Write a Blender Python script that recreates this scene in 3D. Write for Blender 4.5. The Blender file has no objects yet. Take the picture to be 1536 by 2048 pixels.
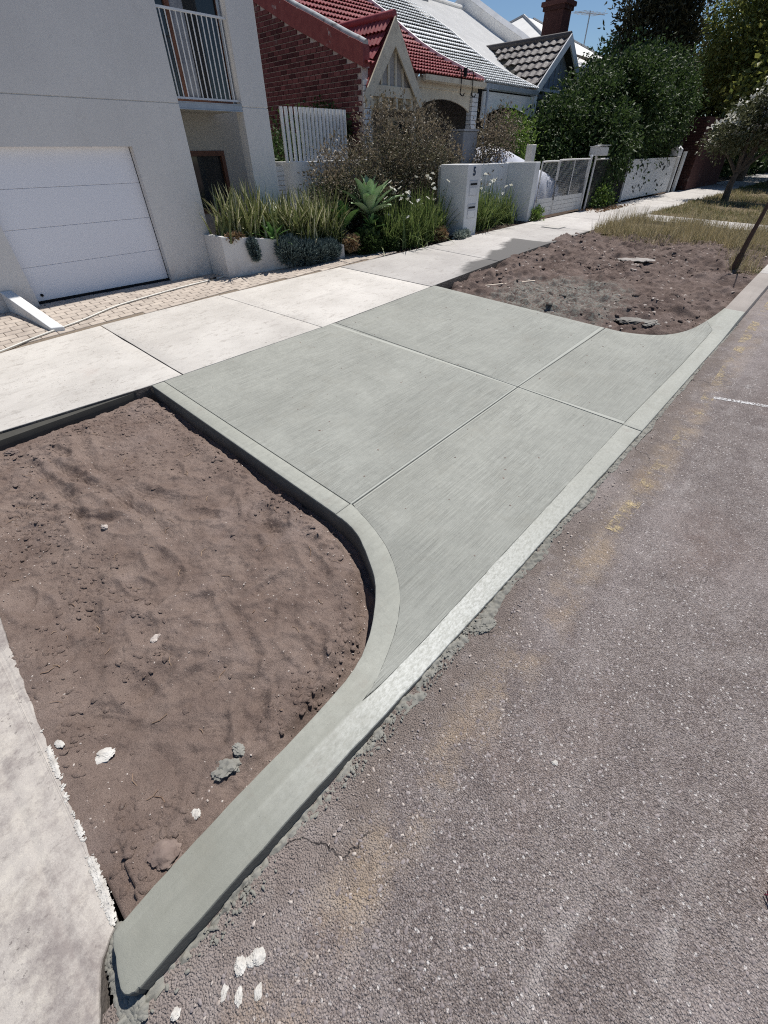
import bpy, math, random
import numpy as np
from mathutils import Vector, Matrix
from mathutils.geometry import tessellate_polygon
random.seed(7); RNG = np.random.default_rng(7)
SC = bpy.context.scene; COL = SC.collection
R = math.radians
# ------------------------------------------------------------------ camera, sky, sun, exposure
cam_d = bpy.data.cameras.new('camera'); cam = bpy.data.objects.new('camera', cam_d); COL.objects.link(cam)
right = Vector((0.739, 0.674, -0.015)); fwd = Vector((-0.523, 0.559, -0.643))
fwd.normalize(); right = (right - fwd * right.dot(fwd)).normalized(); up = right.cross(fwd)
cam.matrix_world = Matrix(((right.x, up.x, -fwd.x, 0), (right.y, up.y, -fwd.y, 0), (right.z, up.z, -fwd.z, 2.3), (0, 0, 0, 1)))
cam_d.sensor_fit = 'HORIZONTAL'; cam_d.sensor_width = 36; cam_d.lens = 36 * 850 / 1536
cam_d.clip_start = 0.05; cam_d.clip_end = 2000
SC.camera = cam
SUN_EL, SUN_AZ = 64.0, -4.0           # azimuth measured from +Y (along the street) towards +X
wd = bpy.data.worlds.new('World'); SC.world = wd; wd.use_nodes = True
wn = wd.node_tree; sky = wn.nodes.new('ShaderNodeTexSky'); sky.sky_type = 'NISHITA'; sky.sun_disc = False
sky.sun_elevation = R(SUN_EL); sky.sun_rotation = R(SUN_AZ); sky.air_density = 1.0; sky.dust_density = 0.0; sky.ozone_density = 6.0
bg = wn.nodes['Background']; bg.inputs[1].default_value = 0.070
wn.links.new(sky.outputs[0], bg.inputs[0])
sl = bpy.data.lights.new('sun', 'SUN'); sl.energy = 5.0; sl.angle = R(0.53); sl.color = (1, 0.955, 0.895)
so = bpy.data.objects.new('sun', sl); COL.objects.link(so)
sd = Vector((math.sin(R(SUN_AZ)) * math.cos(R(SUN_EL)), math.cos(R(SUN_AZ)) * math.cos(R(SUN_EL)), math.sin(R(SUN_EL))))
so.rotation_euler = sd.to_track_quat('Z', 'Y').to_euler(); so.location = (0, 0, 30)
SC.view_settings.view_transform = 'Standard'; SC.view_settings.look = 'None'
SC.view_settings.exposure = 0.17; SC.view_settings.gamma = 1.0
SC.render.engine = 'CYCLES'; SC.cycles.use_denoising = False; SC.cycles.filter_width = 1.1
SC.cycles.max_bounces = 6; SC.cycles.transparent_max_bounces = 6

# ------------------------------------------------------------------ terrain
XK = -0.62
def _prof(y):
    return 0.042 * ((y + 11.5) / 2 - np.sqrt((y - 11.5) ** 2 / 4 + 1.2))
P0 = _prof(0.0)
def prof(y): return _prof(y) - P0
def gz(x, y): return prof(y) + 0.033 * np.maximum(0, XK - np.maximum(x, -12.0))
def sst(t):
    t = np.clip(t, 0, 1); return t * t * (3 - 2 * t)
def zt(x, y):     # finished concrete: lifts to kerb height at either end of the crossover
    return gz(x, y) + 0.075 * sst((1.25 - y) / 1.15) * sst((x + 2.3) / 0.9) + 0.075 * sst((y - 7.3) / 1.1) * sst((x + 2.0) / 0.8)
def zroad(x, y): return prof(y) - 0.03 - 0.012 * np.maximum(0, x)
def _lat(seed):
    return np.random.default_rng(seed).random((256, 256))
_L = [_lat(s) for s in range(8)]
def vnoise(x, y, s=0):
    xi = np.floor(x).astype(int); yi = np.floor(y).astype(int); fx = x - xi; fy = y - yi
    fx = fx * fx * (3 - 2 * fx); fy = fy * fy * (3 - 2 * fy); L = _L[s % 8]
    a = L[xi % 256, yi % 256]; b = L[(xi + 1) % 256, yi % 256]; c = L[xi % 256, (yi + 1) % 256]; d = L[(xi + 1) % 256, (yi + 1) % 256]
    return (a * (1 - fx) + b * fx) * (1 - fy) + (c * (1 - fx) + d * fx) * fy - 0.5
def fbm(x, y, f, o=4, s=0):
    r = 0; a = 1.0
    for i in range(o):
        r = r + a * vnoise(x * f + 17.3 * i, y * f + 5.1 * i, s + i); f *= 2.03; a *= 0.5
    return r

# ------------------------------------------------------------------ materials
class NT:
    def __init__(s, name):
        s.m = bpy.data.materials.new(name); s.m.use_nodes = True; s.t = s.m.node_tree; s.n = s.t.nodes
        s.b = s.n['Principled BSDF']; s.b.inputs['Specular IOR Level'].default_value = 0.3
        g = s.n.new('ShaderNodeNewGeometry'); s.pos = g.outputs['Position']
    def ln(s, a, b): s.t.links.new(a, b)
    def _in(s, sock, v):
        if hasattr(v, 'links') or isinstance(v, bpy.types.NodeSocket): s.ln(v, sock)
        elif isinstance(v, (tuple, list)) and len(v) == 3 and sock.type == 'RGBA': sock.default_value = (*v, 1)
        else: sock.default_value = v
    def vec(s, scale, src=None, rot=(0, 0, 0)):
        m = s.n.new('ShaderNodeMapping'); m.inputs['Scale'].default_value = scale; m.inputs['Rotation'].default_value = rot
        s.ln(src or s.pos, m.inputs[0]); return m.outputs[0]
    def noise(s, scale, detail=4, rough=0.55, v=None):
        n = s.n.new('ShaderNodeTexNoise'); n.inputs['Scale'].default_value = scale; n.inputs['Detail'].default_value = detail
        n.inputs['Roughness'].default_value = rough; s.ln(v or s.pos, n.inputs['Vector']); return n.outputs['Fac']
    def vor(s, scale, feat='F1', out='Distance', v=None, rnd=1.0):
        n = s.n.new('ShaderNodeTexVoronoi'); n.feature = feat; n.inputs['Scale'].default_value = scale; n.inputs['Randomness'].default_value = rnd
        s.ln(v or s.pos, n.inputs['Vector']); return n.outputs[out]
    def mr(s, f, a, b, c=0.0, d=1.0):
        n = s.n.new('ShaderNodeMapRange'); s.ln(f, n.inputs[0])
        for i, v in enumerate((a, b, c, d)): n.inputs[i + 1].default_value = v
        return n.outputs[0]
    def math(s, op, a, b=0.0):
        n = s.n.new('ShaderNodeMath'); n.operation = op; s._in(n.inputs[0], a); s._in(n.inputs[1], b); return n.outputs[0]
    def mix(s, f, a, b, mode='MIX'):
        n = s.n.new('ShaderNodeMix'); n.data_type = 'RGBA'; n.blend_type = mode
        s._in(n.inputs[0], f); s._in(n.inputs[6], a); s._in(n.inputs[7], b); return n.outputs[2]
    def sep(s):
        n = s.n.new('ShaderNodeSeparateXYZ'); s.ln(s.pos, n.inputs[0]); return n.outputs
    def rand(s):
        return s.n.new('ShaderNodeObjectInfo').outputs['Random']
    def bump(s, h, strength, dist=0.01, prev=None):
        n = s.n.new('ShaderNodeBump'); n.inputs['Strength'].default_value = strength; n.inputs['Distance'].default_value = dist
        s.ln(h, n.inputs['Height'])
        if prev: s.ln(prev, n.inputs['Normal'])
        return n.outputs[0]
    def done(s, col, rough=0.85, nrm=None, metal=0.0, spec=None):
        s._in(s.b.inputs['Base Color'], col); s._in(s.b.inputs['Roughness'], rough); s.b.inputs['Metallic'].default_value = metal
        if spec is not None: s.b.inputs['Specular IOR Level'].default_value = spec
        if nrm: s.ln(nrm, s.b.inputs['Normal'])
        return s.m
MATS = {}
def plain(name, c1, c2=None, scale=6, rough=0.7, bs=80, bump=0.15, bd=0.004, metal=0, spec=0.3, rnd=0.0, dirt=None, ds=2.0, dlo=0.5, dhi=0.7):
    if name in MATS: return MATS[name]
    t = NT(name); c2 = c2 or tuple(x * 0.85 for x in c1)
    col = t.mix(t.mr(t.noise(scale, 5), 0.35, 0.65), c1, c2)
    if dirt: col = t.mix(t.mr(t.noise(ds, 6, 0.65), dlo, dhi), col, dirt)
    if rnd:
        r = t.mr(t.rand(), 0, 1, 1 - rnd, 1 + rnd); col = t.mix(1.0, col, r, 'MULTIPLY')
    MATS[name] = t.done(col, rough, t.bump(t.noise(bs, 4), bump, bd) if bump else None, metal, spec); return MATS[name]

def m_road():
    t = NT('asphalt'); x, y, z = t.sep()
    cell = t.vor(125, out='Color'); bw = t.n.new('ShaderNodeRGBToBW'); t.ln(cell, bw.inputs[0]); c = bw.outputs[0]
    d1 = t.vor(125); d2 = t.vor(300); big = t.vor(48)
    cell3 = t.vor(48, out='Color'); bw3 = t.n.new('ShaderNodeRGBToBW'); t.ln(cell3, bw3.inputs[0])
    base = t.mix(t.mr(t.noise(1.3, 5, 0.6), 0.35, 0.65), (0.198, 0.164, 0.148), (0.256, 0.218, 0.199))
    base = t.mix(t.mr(t.noise(0.7, 5, 0.6, t.vec((1, 0.6, 1))), 0.5, 0.68), base, (0.215, 0.175, 0.155))
    # stone faces
    base = t.mix(t.mr(c, 0.55, 0.70, 0, 0.65), base, (0.34, 0.298, 0.288))
    base = t.mix(t.mr(c, 0.42, 0.28, 0, 0.6), base, (0.100, 0.080, 0.078))
    base = t.mix(t.math('MULTIPLY', t.mr(bw3.outputs[0], 0.66, 0.72), t.mr(big, 0.34, 0.26)), base, (0.60, 0.57, 0.55))
    dark = t.mr(d1, 0.46, 0.70); base = t.mix(t.math('MULTIPLY', dark, 0.5), base, (0.070, 0.055, 0.054))
    fine = t.noise(420, 2, 0.6); base = t.mix(t.mr(fine, 0.58, 0.70, 0, 0.8), base, (0.50, 0.47, 0.46))
    base = t.mix(t.mr(fine, 0.40, 0.30, 0, 0.7), base, (0.06, 0.05, 0.05))
    # cement smears trodden across the road
    sm = t.math('MULTIPLY', t.mr(t.noise(3.1, 6, 0.7, t.vec((1.6, 0.8, 1), rot=(0, 0, 0.4))), 0.62, 0.74), t.mr(t.noise(60, 3), 0.42, 0.6))
    base = t.mix(sm, base, (0.56, 0.54, 0.53))
    sm2 = t.math('MULTIPLY', t.mr(t.noise(1.9, 6, 0.75, t.vec((2.2, 0.5, 1), rot=(0, 0, -0.5))), 0.56, 0.74), 0.5)
    base = t.mix(sm2, base, (0.46, 0.425, 0.41)); wt = t.mr(t.noise(1.0, 4, 0.6, t.vec((3.0, 0.22, 1))), 0.5, 0.68, 0, 0.45); base = t.mix(wt, base, (0.135, 0.108, 0.104))
    # orange soil film and sand beside the kerb
    edge = t.math('ADD', t.mr(x, -0.62, -0.20, 0.62, -0.1), t.math('MULTIPLY', t.math('SUBTRACT', t.noise(2.3, 5, 0.65), 0.5), 1.6))
    base = t.mix(t.mr(edge, 0.15, 0.5, 0, 0.8), base, (0.178, 0.145, 0.126))
    och = t.math('MULTIPLY', t.mr(t.math('ABSOLUTE', t.math('ADD', x, 0.34)), 0.05, 0.16, 1, 0), t.mr(t.noise(2.6, 6, 0.7), 0.44, 0.62))
    base = t.mix(t.math('MULTIPLY', och, 0.7), base, (0.34, 0.26, 0.18))
    rust = t.mr(t.noise(0.9, 4, 0.6, t.vec((1, 1, 1), rot=(0, 0, 1))), 0.57, 0.70, 0, 0.28)
    base = t.mix(rust, base, (0.19, 0.125, 0.10))
    big_ = t.noise(0.55, 5, 0.6, t.vec((1.6, 0.7, 1), rot=(0, 0, -0.5))); base = t.mix(t.mr(big_, 0.50, 0.64, 0, 0.5), base, (0.37, 0.325, 0.315))
    pat = t.noise(5.5, 6, 0.72); base = t.mix(t.mr(pat, 0.50, 0.66, 0, 0.35), base, (0.33, 0.30, 0.29)); base = t.mix(t.mr(pat, 0.48, 0.34, 0, 0.3), base, (0.12, 0.10, 0.098))
    wv = t.n.new('ShaderNodeVectorMath'); wv.operation = 'ADD'; nn_ = t.n.new('ShaderNodeTexNoise'); nn_.inputs['Scale'].default_value = 4.0; nn_.inputs['Detail'].default_value = 6; t.ln(t.pos, nn_.inputs['Vector'])
    sc_ = t.n.new('ShaderNodeVectorMath'); sc_.operation = 'SCALE'; sc_.inputs['Scale'].default_value = 0.5; t.ln(nn_.outputs['Color'], sc_.inputs[0]); t.ln(t.pos, wv.inputs[0]); t.ln(sc_.outputs[0], wv.inputs[1])
    ck = t.vor(0.75, 'DISTANCE_TO_EDGE', v=wv.outputs[0]); ck = t.math('MULTIPLY', t.mr(ck, 0.006, 0.0015), t.mr(t.math('ADD', t.noise(1.6, 3), t.mr(x, -0.6, 0.1, 0.05, -0.12)), 0.56, 0.64)); base = t.mix(ck, base, (0.035, 0.03, 0.03))
    n1 = t.bump(d1, 0.9, 0.011); n1.node.invert = True
    n2 = t.bump(d2, 0.5, 0.003, n1); n2.node.invert = True
    n3 = t.bump(t.noise(9, 5), 0.5, 0.02, n2)
    return t.done(base, 0.82, n3, spec=0.35)
def m_soil(name, c1, c2, wet, grey=None):
    t = NT(name); x, y, z = t.sep()
    col = t.mix(t.mr(t.noise(2.2, 6, 0.65), 0.38, 0.62), c1, c2)
    col = t.mix(t.mr(t.noise(5, 7, 0.75), 0.52, 0.68, 0, 0.42), col, wet); col = t.mix(t.mr(t.noise(1.4, 6, 0.7, t.vec((1, 1, 1), rot=(0, 0, 1.3))), 0.52, 0.66, 0, 0.5), col, tuple(v * a for v, a in zip(c2, (1.12, 1.16, 1.22))))
    col = t.mix(t.mr(t.noise(160, 3, 0.7), 0.58, 0.75, 0, 0.5), col, tuple(v * 1.5 for v in c2))
    col = t.mix(t.mr(t.noise(190, 3, 0.7), 0.44, 0.30, 0, 0.6), col, tuple(v * 0.35 for v in c1))
    sp = t.math('MULTIPLY', t.mr(t.vor(38), 0.13, 0.08), t.mr(t.noise(3.5, 4), 0.54, 0.66))
    col = t.mix(sp, col, (0.42, 0.37, 0.32))
    if grey:
        (gx, gy, gr), gc = grey
        dx = t.math('POWER', t.math('ADD', x, -gx), 2.0); dy = t.math('POWER', t.math('MULTIPLY', t.math('ADD', y, -gy), 0.8), 2.0)
        r = t.math('SQRT', t.math('ADD', t.math('ABSOLUTE', dx), t.math('ABSOLUTE', dy)))
        r = t.math('ADD', r, t.math('MULTIPLY', t.math('SUBTRACT', t.noise(3.0, 6, 0.75), 0.5), 2.4))
        col = t.mix(t.math('MULTIPLY', t.mr(r, gr, gr * 0.6), t.mr(t.noise(26, 5, 0.7), 0.44, 0.56)), col, gc)
    n0 = t.bump(t.noise(14, 7, 0.75), 0.5, 0.05); n1 = t.bump(t.noise(60, 6, 0.8), 0.8, 0.022, n0); n2 = t.bump(t.noise(330, 3, 0.7), 0.8, 0.005, n1)
    return t.done(col, 0.95, n2, spec=0.12)
def m_conc(name, c1, c2, broom=0.0, mottled=False, wetedge=False):
    t = NT(name); x, y, z = t.sep()
    col = t.mix(t.mr(t.noise(0.9, 4, 0.55), 0.35, 0.65), c1, c2)
    col = t.mix(t.mr(t.noise(14, 6, 0.7), 0.4, 0.7, 0, 0.5), col, tuple(v * 0.82 for v in c1))
    col = t.mix(t.mr(t.noise(260, 2, 0.6), 0.56, 0.72, 0, 0.5), col, tuple(v * 1.35 for v in c1))
    col = t.mix(t.mr(t.noise(230, 2, 0.6), 0.42, 0.30, 0, 0.4), col, tuple(v * 0.6 for v in c1))
    nrm = None
    if broom:
        sv = t.vec((330, 3.0, 1)); st = t.noise(1.0, 3, 0.6, sv); st2 = t.noise(1.0, 3, 0.6, t.vec((44, 0.9, 1)))
        mx = t.mr(t.math('ABSOLUTE', t.math('ADD', x, 2.035)), 0.022, 0.032); my = t.mr(t.math('ABSOLUTE', t.math('ADD', y, -4.475)), 0.022, 0.032)
        mk = t.math('MULTIPLY', mx, my)
        col = t.mix(t.math('SUBTRACT', 1.0, mk), col, tuple(v * 1.03 for v in c2)); el = t.math('MULTIPLY', t.math('MULTIPLY', mk, t.math('SUBTRACT', 1.0, mk)), 2.0); col = t.mix(el, col, tuple(v * 0.6 for v in c1))
        fl = t.math('MULTIPLY', mk, t.mr(t.noise(2.2, 4), 0.3, 0.6, 0.35, 1.0))
        col = t.mix(t.math('MULTIPLY', t.mr(st, 0.55, 0.36), fl), col, tuple(v * 0.66 for v in c1))
        col = t.mix(t.math('MULTIPLY', t.mr(st2, 0.52, 0.70, 0, 0.25), fl), col, tuple(v * 1.2 for v in c2))
        h = t.math('MULTIPLY', t.math('ADD', st, t.math('MULTIPLY', st2, 0.5)), fl)
        nrm = t.bump(h, 0.55, 0.012)
        col = t.mix(t.mr(t.math('MULTIPLY', t.vor(7.0), t.mr(t.noise(1.1, 3), 0.3, 0.7, 1.5, 0.8)), 0.035, 0.026), col, tuple(v * 0.4 for v in c1))
    if mottled:
        tw_ = t.noise(1.0, 5, 0.7, t.vec((26, 1.6, 1), rot=(0, 0, 0.06))); col = t.mix(t.mr(tw_, 0.52, 0.68, 0, 0.35), col, tuple(v * 0.74 for v in c1)); col = t.mix(t.mr(tw_, 0.46, 0.32, 0, 0.35), col, tuple(v * 1.16 for v in c2))
        col = t.mix(t.mr(t.noise(4.0, 8, 0.8), 0.57, 0.68, 0, 0.4), col, (0.225, 0.19, 0.165))
        mk = t.mr(x, -0.850, -0.835); ramp = t.mr(y, -0.1, 0.9)
        sp = t.noise(45, 5, 0.75, t.vec((1.7, 0.7, 1), rot=(0, 0, 0.5)))
        f = t.math('MULTIPLY', t.math('MULTIPLY', mk, ramp), t.mr(sp, 0.38, 0.6, 0.25, 1))
        f = t.math('MULTIPLY', f, t.mr(y, 1.5, 3.4, 1.0, 0.22))
        col = t.mix(f, col, (0.53, 0.54, 0.51))
        wk = t.math('MULTIPLY', t.mr(y, 0.9, -0.2), t.mr(t.noise(5, 4), 0.3, 0.7, 0.6, 1.0)); col = t.mix(t.math('MULTIPLY', wk, 0.6), col, (0.165, 0.167, 0.140))
    ph = t.math('MULTIPLY', t.mr(t.vor(75), 0.13, 0.07), t.mr(t.noise(9, 3), 0.52, 0.62)); col = t.mix(t.math('MULTIPLY', ph, 0.8), col, tuple(v * 0.35 for v in c1))
    col = t.mix(t.mr(t.noise(30, 5, 0.75), 0.52, 0.70, 0, 0.4), col, tuple(v * 0.72 for v in c1)); col = t.mix(t.mr(t.noise(2.4, 6, 0.7), 0.54, 0.72, 0, 0.35), col, tuple(v * a for v, a in zip(c1, (0.80, 0.76, 0.72))))
    n0 = t.bump(t.noise(330, 3, 0.7), 0.35, 0.004, nrm); n1 = t.bump(t.noise(9, 5, 0.6), 0.25, 0.02, n0)
    return t.done(col, 0.78, n1, spec=0.25)
def m_path(name, c1, c2, stain=(0.25, 0.22, 0.20), wetpatch=False, blotch=False):
    t = NT(name); x, y, z = t.sep()
    r = t.mr(t.rand(), 0, 1, 0.9, 1.06)
    col = t.mix(t.mr(t.noise(1.2, 5, 0.6), 0.35, 0.65), c1, c2)
    col = t.mix(t.mr(t.noise(7.5, 9, 0.82, t.vec((1.5, 0.7, 1))), 0.53, 0.66, 0, 0.6), col, stain); col = t.mix(t.math('MULTIPLY', t.mr(t.noise(38, 4, 0.75), 0.60, 0.68), t.mr(t.noise(2.2, 4), 0.48, 0.6)), col, tuple(v * 0.5 for v in stain)); col = t.mix(t.mr(t.noise(1.0, 4, 0.6, t.vec((6, 0.5, 1), rot=(0, 0, 0.25))), 0.58, 0.70, 0, 0.22), col, tuple(v * 0.7 for v in c2))
    col = t.mix(t.mr(t.noise(1.6, 6, 0.7, t.vec((1, 1, 1), rot=(0, 0, 0.8))), 0.62, 0.76, 0, 0.3), col, (0.45, 0.37, 0.33))
    col = t.mix(t.mr(t.noise(210, 4, 0.8), 0.56, 0.68, 0, 0.55), col, tuple(v * 0.55 for v in c2))
    col = t.mix(t.mr(t.noise(170, 4, 0.8), 0.56, 0.68, 0, 0.5), col, tuple(min(.8, v * 1.35) for v in c1))
    if blotch: col = t.mix(t.mr(t.noise(3.2, 9, 0.8), 0.47, 0.62, 0, 0.7), col, (0.185, 0.158, 0.152)); col = t.mix(t.mr(t.noise(4.2, 9, 0.8, t.vec((1, 1, 1), rot=(0, 0, 2))), 0.5, 0.66, 0, 0.5), col, (0.60, 0.56, 0.49))
    col = t.mix(1.0, col, r, 'MULTIPLY')
    if wetpatch:
        # water run-off from the wash-down, darkening the slabs beside the soil
        dx = t.math('ABSOLUTE', t.math('ADD', x, 5.25)); ln = t.mr(y, 7.7, 11.6)
        wid = t.math('MULTIPLY', t.math('MULTIPLY', ln, t.mr(y, 11.75, 11.62)), 1.0)
        e = t.math('SUBTRACT', t.math('ADD', wid, t.math('MULTIPLY', t.math('SUBTRACT', t.noise(1.1, 6, 0.6), 0.5), 1.1)), dx)
        col = t.mix(t.math('MULTIPLY', t.mr(e, -0.05, 0.10), t.mr(y, 7.7, 8.3)), col, (0.14, 0.135, 0.13))
    n0 = t.bump(t.noise(120, 5, 0.75), 0.5, 0.006)
    return t.done(col, 0.9, n0, spec=0.2)
def m_leaf(name, c1, c2, c3=None, sc=1.6, trans=0.3, rough=0.45):
    t = NT(name)
    col = t.mix(t.mr(t.noise(sc, 4, 0.6), 0.35, 0.65), c1, c2)
    col = t.mix(t.mr(t.noise(37, 2), 0.5, 0.66), col, c3 or tuple(v * 1.5 for v in c2))
    t.done(col, rough, spec=0.35)
    tr = t.n.new('ShaderNodeBsdfTranslucent'); t.ln(col, tr.inputs[0])
    mx = t.n.new('ShaderNodeMixShader'); mx.inputs[0].default_value = trans
    t.ln(t.b.outputs[0], mx.inputs[1]); t.ln(tr.outputs[0], mx.inputs[2])
    t.ln(mx.outputs[0], t.n['Material Output'].inputs[0]); return t.m
def m_glass(name, c=(0.02, 0.025, 0.03)):
    t = NT(name); return t.done(c, 0.06, t.bump(t.noise(2.5, 2), 0.05, 0.02), spec=0.6)
def m_paint_worn(name, col, lo, hi):
    t = NT(name); t.done(col, 0.8, t.bump(t.noise(200, 3), 0.5, 0.004))
    f = t.math('MULTIPLY', t.mr(t.noise(70, 4, 0.75), 0.44, 0.56), t.mr(t.noise(3.4, 5, 0.7), lo, hi))
    tp = t.n.new('ShaderNodeBsdfTransparent'); mx = t.n.new('ShaderNodeMixShader')
    t.ln(f, mx.inputs[0]); t.ln(tp.outputs[0], mx.inputs[1]); t.ln(t.b.outputs[0], mx.inputs[2])
    t.ln(mx.outputs[0], t.n['Material Output'].inputs[0]); return t.m
def m_brick(name, c1, c2):
    t = NT(name); r = t.rand()
    col = t.mix(t.mr(t.noise(9, 5, 0.7), 0.35, 0.65), c1, c2)
    col = t.mix(t.mr(r, 0.55, 0.95), col, tuple(v * 0.6 for v in c1)); col = t.mix(t.mr(r, 0.3, 0.05, 0, 0.6), col, tuple(v * 1.4 for v in c2))
    col = t.mix(t.mr(t.noise(2.0, 6, 0.7), 0.60, 0.72, 0, 0.5), col, (0.30, 0.25, 0.23))
    return t.done(col, 0.9, t.bump(t.noise(90, 5, 0.7), 0.5, 0.006), spec=0.15)
def m_tile(name, c1, c2, wear, wlo=0.55, whi=0.68):
    t = NT(name); r = t.mr(t.rand(), 0, 1, 0.85, 1.12)
    col = t.mix(t.mr(t.noise(3, 5), 0.35, 0.65), c1, c2); col = t.mix(t.mr(t.noise(22, 5, 0.75), wlo, whi), col, wear)
    col = t.mix(1.0, col, r, 'MULTIPLY')
    return t.done(col, 0.65, t.bump(t.noise(60, 4), 0.3, 0.006), spec=0.3)
ASPHALT = m_road()
SOIL = m_soil('dry_soil', (0.205, 0.152, 0.129), (0.280, 0.216, 0.185), (0.115, 0.083, 0.070))
SOIL2 = m_soil('dug_soil', (0.135, 0.100, 0.087), (0.205, 0.158, 0.138), (0.062, 0.047, 0.042), ((-3.2, 7.9, 1.2), (0.24, 0.24, 0.215)))
SMOOTHC = m_conc('steel_trowelled_concrete', (0.292, 0.298, 0.265), (0.335, 0.341, 0.305), mottled=True)
BROOMC = m_conc('broomed_concrete', (0.296, 0.303, 0.274), (0.352, 0.360, 0.327), broom=1.0)
DARKC = plain('dark_formed_concrete', (0.115, 0.117, 0.107), (0.085, 0.087, 0.080), 5, 0.8, 60, 0.4, 0.006)  # darker concrete for the upright sides of kerb and edge band
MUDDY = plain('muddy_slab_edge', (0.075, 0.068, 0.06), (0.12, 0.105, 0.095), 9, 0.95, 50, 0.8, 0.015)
PATHC = m_path('sunbleached_concrete', (0.55, 0.526, 0.49), (0.46, 0.437, 0.405), stain=(0.235, 0.208, 0.182))
PATHG = m_path('weathered_concrete', (0.50, 0.48, 0.455), (0.42, 0.40, 0.38), wetpatch=True)
OLDC = m_path('stained_old_concrete', (0.46, 0.428, 0.392), (0.37, 0.342, 0.315), stain=(0.12, 0.10, 0.10), blotch=True)
MORTAR = m_conc('wet_mortar', (0.19, 0.187, 0.165), (0.27, 0.265, 0.24))
JOINT = plain('joint_dark', (0.07, 0.068, 0.06), rough=0.95)
def m_render():
    t = NT('grey_render'); col = t.mix(t.mr(t.noise(0.8, 5), 0.35, 0.65), (0.68, 0.665, 0.645), (0.63, 0.615, 0.597))
    col = t.mix(t.mr(t.noise(1.0, 5, 0.65, t.vec((5, 5, 0.35))), 0.55, 0.78, 0, 0.14), col, (0.46, 0.445, 0.42)); col = t.mix(t.mr(t.noise(6, 6, 0.75), 0.55, 0.75, 0, 0.3), col, (0.46, 0.45, 0.43))
    x, y, z = t.sep(); sp = t.math('MULTIPLY', t.mr(z, 0.85, 0.45), t.mr(t.noise(9, 6, 0.75), 0.38, 0.62)); col = t.mix(t.math('MULTIPLY', sp, 0.6), col, (0.34, 0.29, 0.25))
    return t.done(col, 0.92, t.bump(t.noise(160, 5, 0.7), 0.5, 0.005), spec=0.15)
RENDER = m_render()
RENDERW = plain('warm_render', (0.47, 0.45, 0.41), (0.43, 0.41, 0.375), 1.0, 0.9, 200, 0.25, 0.003)
WHITE = plain('white_render', (0.74, 0.74, 0.73), (0.66, 0.66, 0.65), 1.5, 0.85, 160, 0.25, 0.004, dirt=(0.52, 0.49, 0.45), ds=1.6, dlo=0.58, dhi=0.9)
DOORW = plain('door_white', (0.80, 0.81, 0.86), (0.77, 0.78, 0.83), 0.7, 0.45, 30, 0.03, 0.004, spec=0.4)
CREAM = plain('cream_paint', (0.70, 0.63, 0.49), (0.60, 0.53, 0.41), 4, 0.6, 60, 0.15, dirt=(0.32, 0.28, 0.22), ds=5, dlo=0.58, dhi=0.75)
STEELW = plain('white_powdercoat', (0.72, 0.73, 0.74), None, 4, 0.4, 50, 0.05, spec=0.5)
PIPEW = plain('old_white_paint', (0.66, 0.65, 0.63), (0.48, 0.47, 0.45), 20, 0.55, 60, 0.2, dirt=(0.26, 0.21, 0.17), ds=14, dlo=0.6, dhi=0.72)
GALV = plain('galvanised_steel', (0.36, 0.40, 0.45), (0.29, 0.33, 0.38), 5, 0.45, 40, 0.05, metal=0.4)
TIMBER = plain('red_brown_timber', (0.16, 0.075, 0.05), (0.11, 0.05, 0.035), 9, 0.5, 40, 0.2)
BLACK = plain('dark_interior', (0.012, 0.012, 0.014), None, 4, 0.9, 40, 0)
CURTAIN = plain('pale_curtain', (0.30, 0.32, 0.36), (0.2, 0.22, 0.26), 6, 0.8, 20, 0.2)
GLASS = m_glass('window_glass')
BRICK = m_brick('red_brick', (0.120, 0.042, 0.046), (0.165, 0.060, 0.060))
BRICKD = m_brick('dark_brick', (0.060, 0.028, 0.026), (0.085, 0.04, 0.036))
BRMORT = plain('brick_mortar', (0.52, 0.45, 0.44), (0.42, 0.36, 0.35), 12, 0.95, 120, 0.4)
REDP = plain('flaking_red_paint', (0.20, 0.045, 0.045), (0.26, 0.07, 0.065), 6, 0.7, 70, 0.4, dirt=(0.42, 0.36, 0.35), ds=4, dlo=0.62, dhi=0.70)
COPING = plain('weathered_coping', (0.45, 0.46, 0.47), (0.3, 0.31, 0.32), 4, 0.55, 60, 0.3, dirt=(0.16, 0.15, 0.14), ds=5, dlo=0.55, dhi=0.68)
TRED = m_tile('red_tile', (0.20, 0.035, 0.045), (0.25, 0.055, 0.06), (0.30, 0.12, 0.12))
TWHITE = m_tile('white_tile', (0.74, 0.76, 0.77), (0.66, 0.68, 0.69), (0.45, 0.45, 0.44), 0.62, 0.75)
TDARK = m_tile('lichen_tile', (0.062, 0.054, 0.056), (0.09, 0.078, 0.076), (0.46, 0.44, 0.42), 0.54, 0.64)
IRONW = plain('white_roof_iron', (0.78, 0.77, 0.74), (0.70, 0.69, 0.66), 2, 0.5, 30, 0.05)
PAVER = plain('paver', (0.47, 0.41, 0.35), (0.40, 0.345, 0.295), 7, 0.9, 90, 0.4, 0.005, rnd=0.08, dirt=(0.33, 0.28, 0.24), ds=3, dlo=0.52, dhi=0.7)
HOSE = plain('hose_plastic', (0.62, 0.60, 0.54), None, 9, 0.4, 50, 0.05, spec=0.5)
CHALK = plain('white_plaster', (0.58, 0.565, 0.53), (0.40, 0.38, 0.35), 20, 0.95, 60, 0.6, 0.01)
BARK = plain('grey_bark', (0.13, 0.105, 0.085), (0.075, 0.06, 0.05), 12, 0.95, 45, 0.8, 0.02)
STEM = plain('brown_stem', (0.10, 0.065, 0.05), None, 12, 0.9, 60, 0.4)
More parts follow.
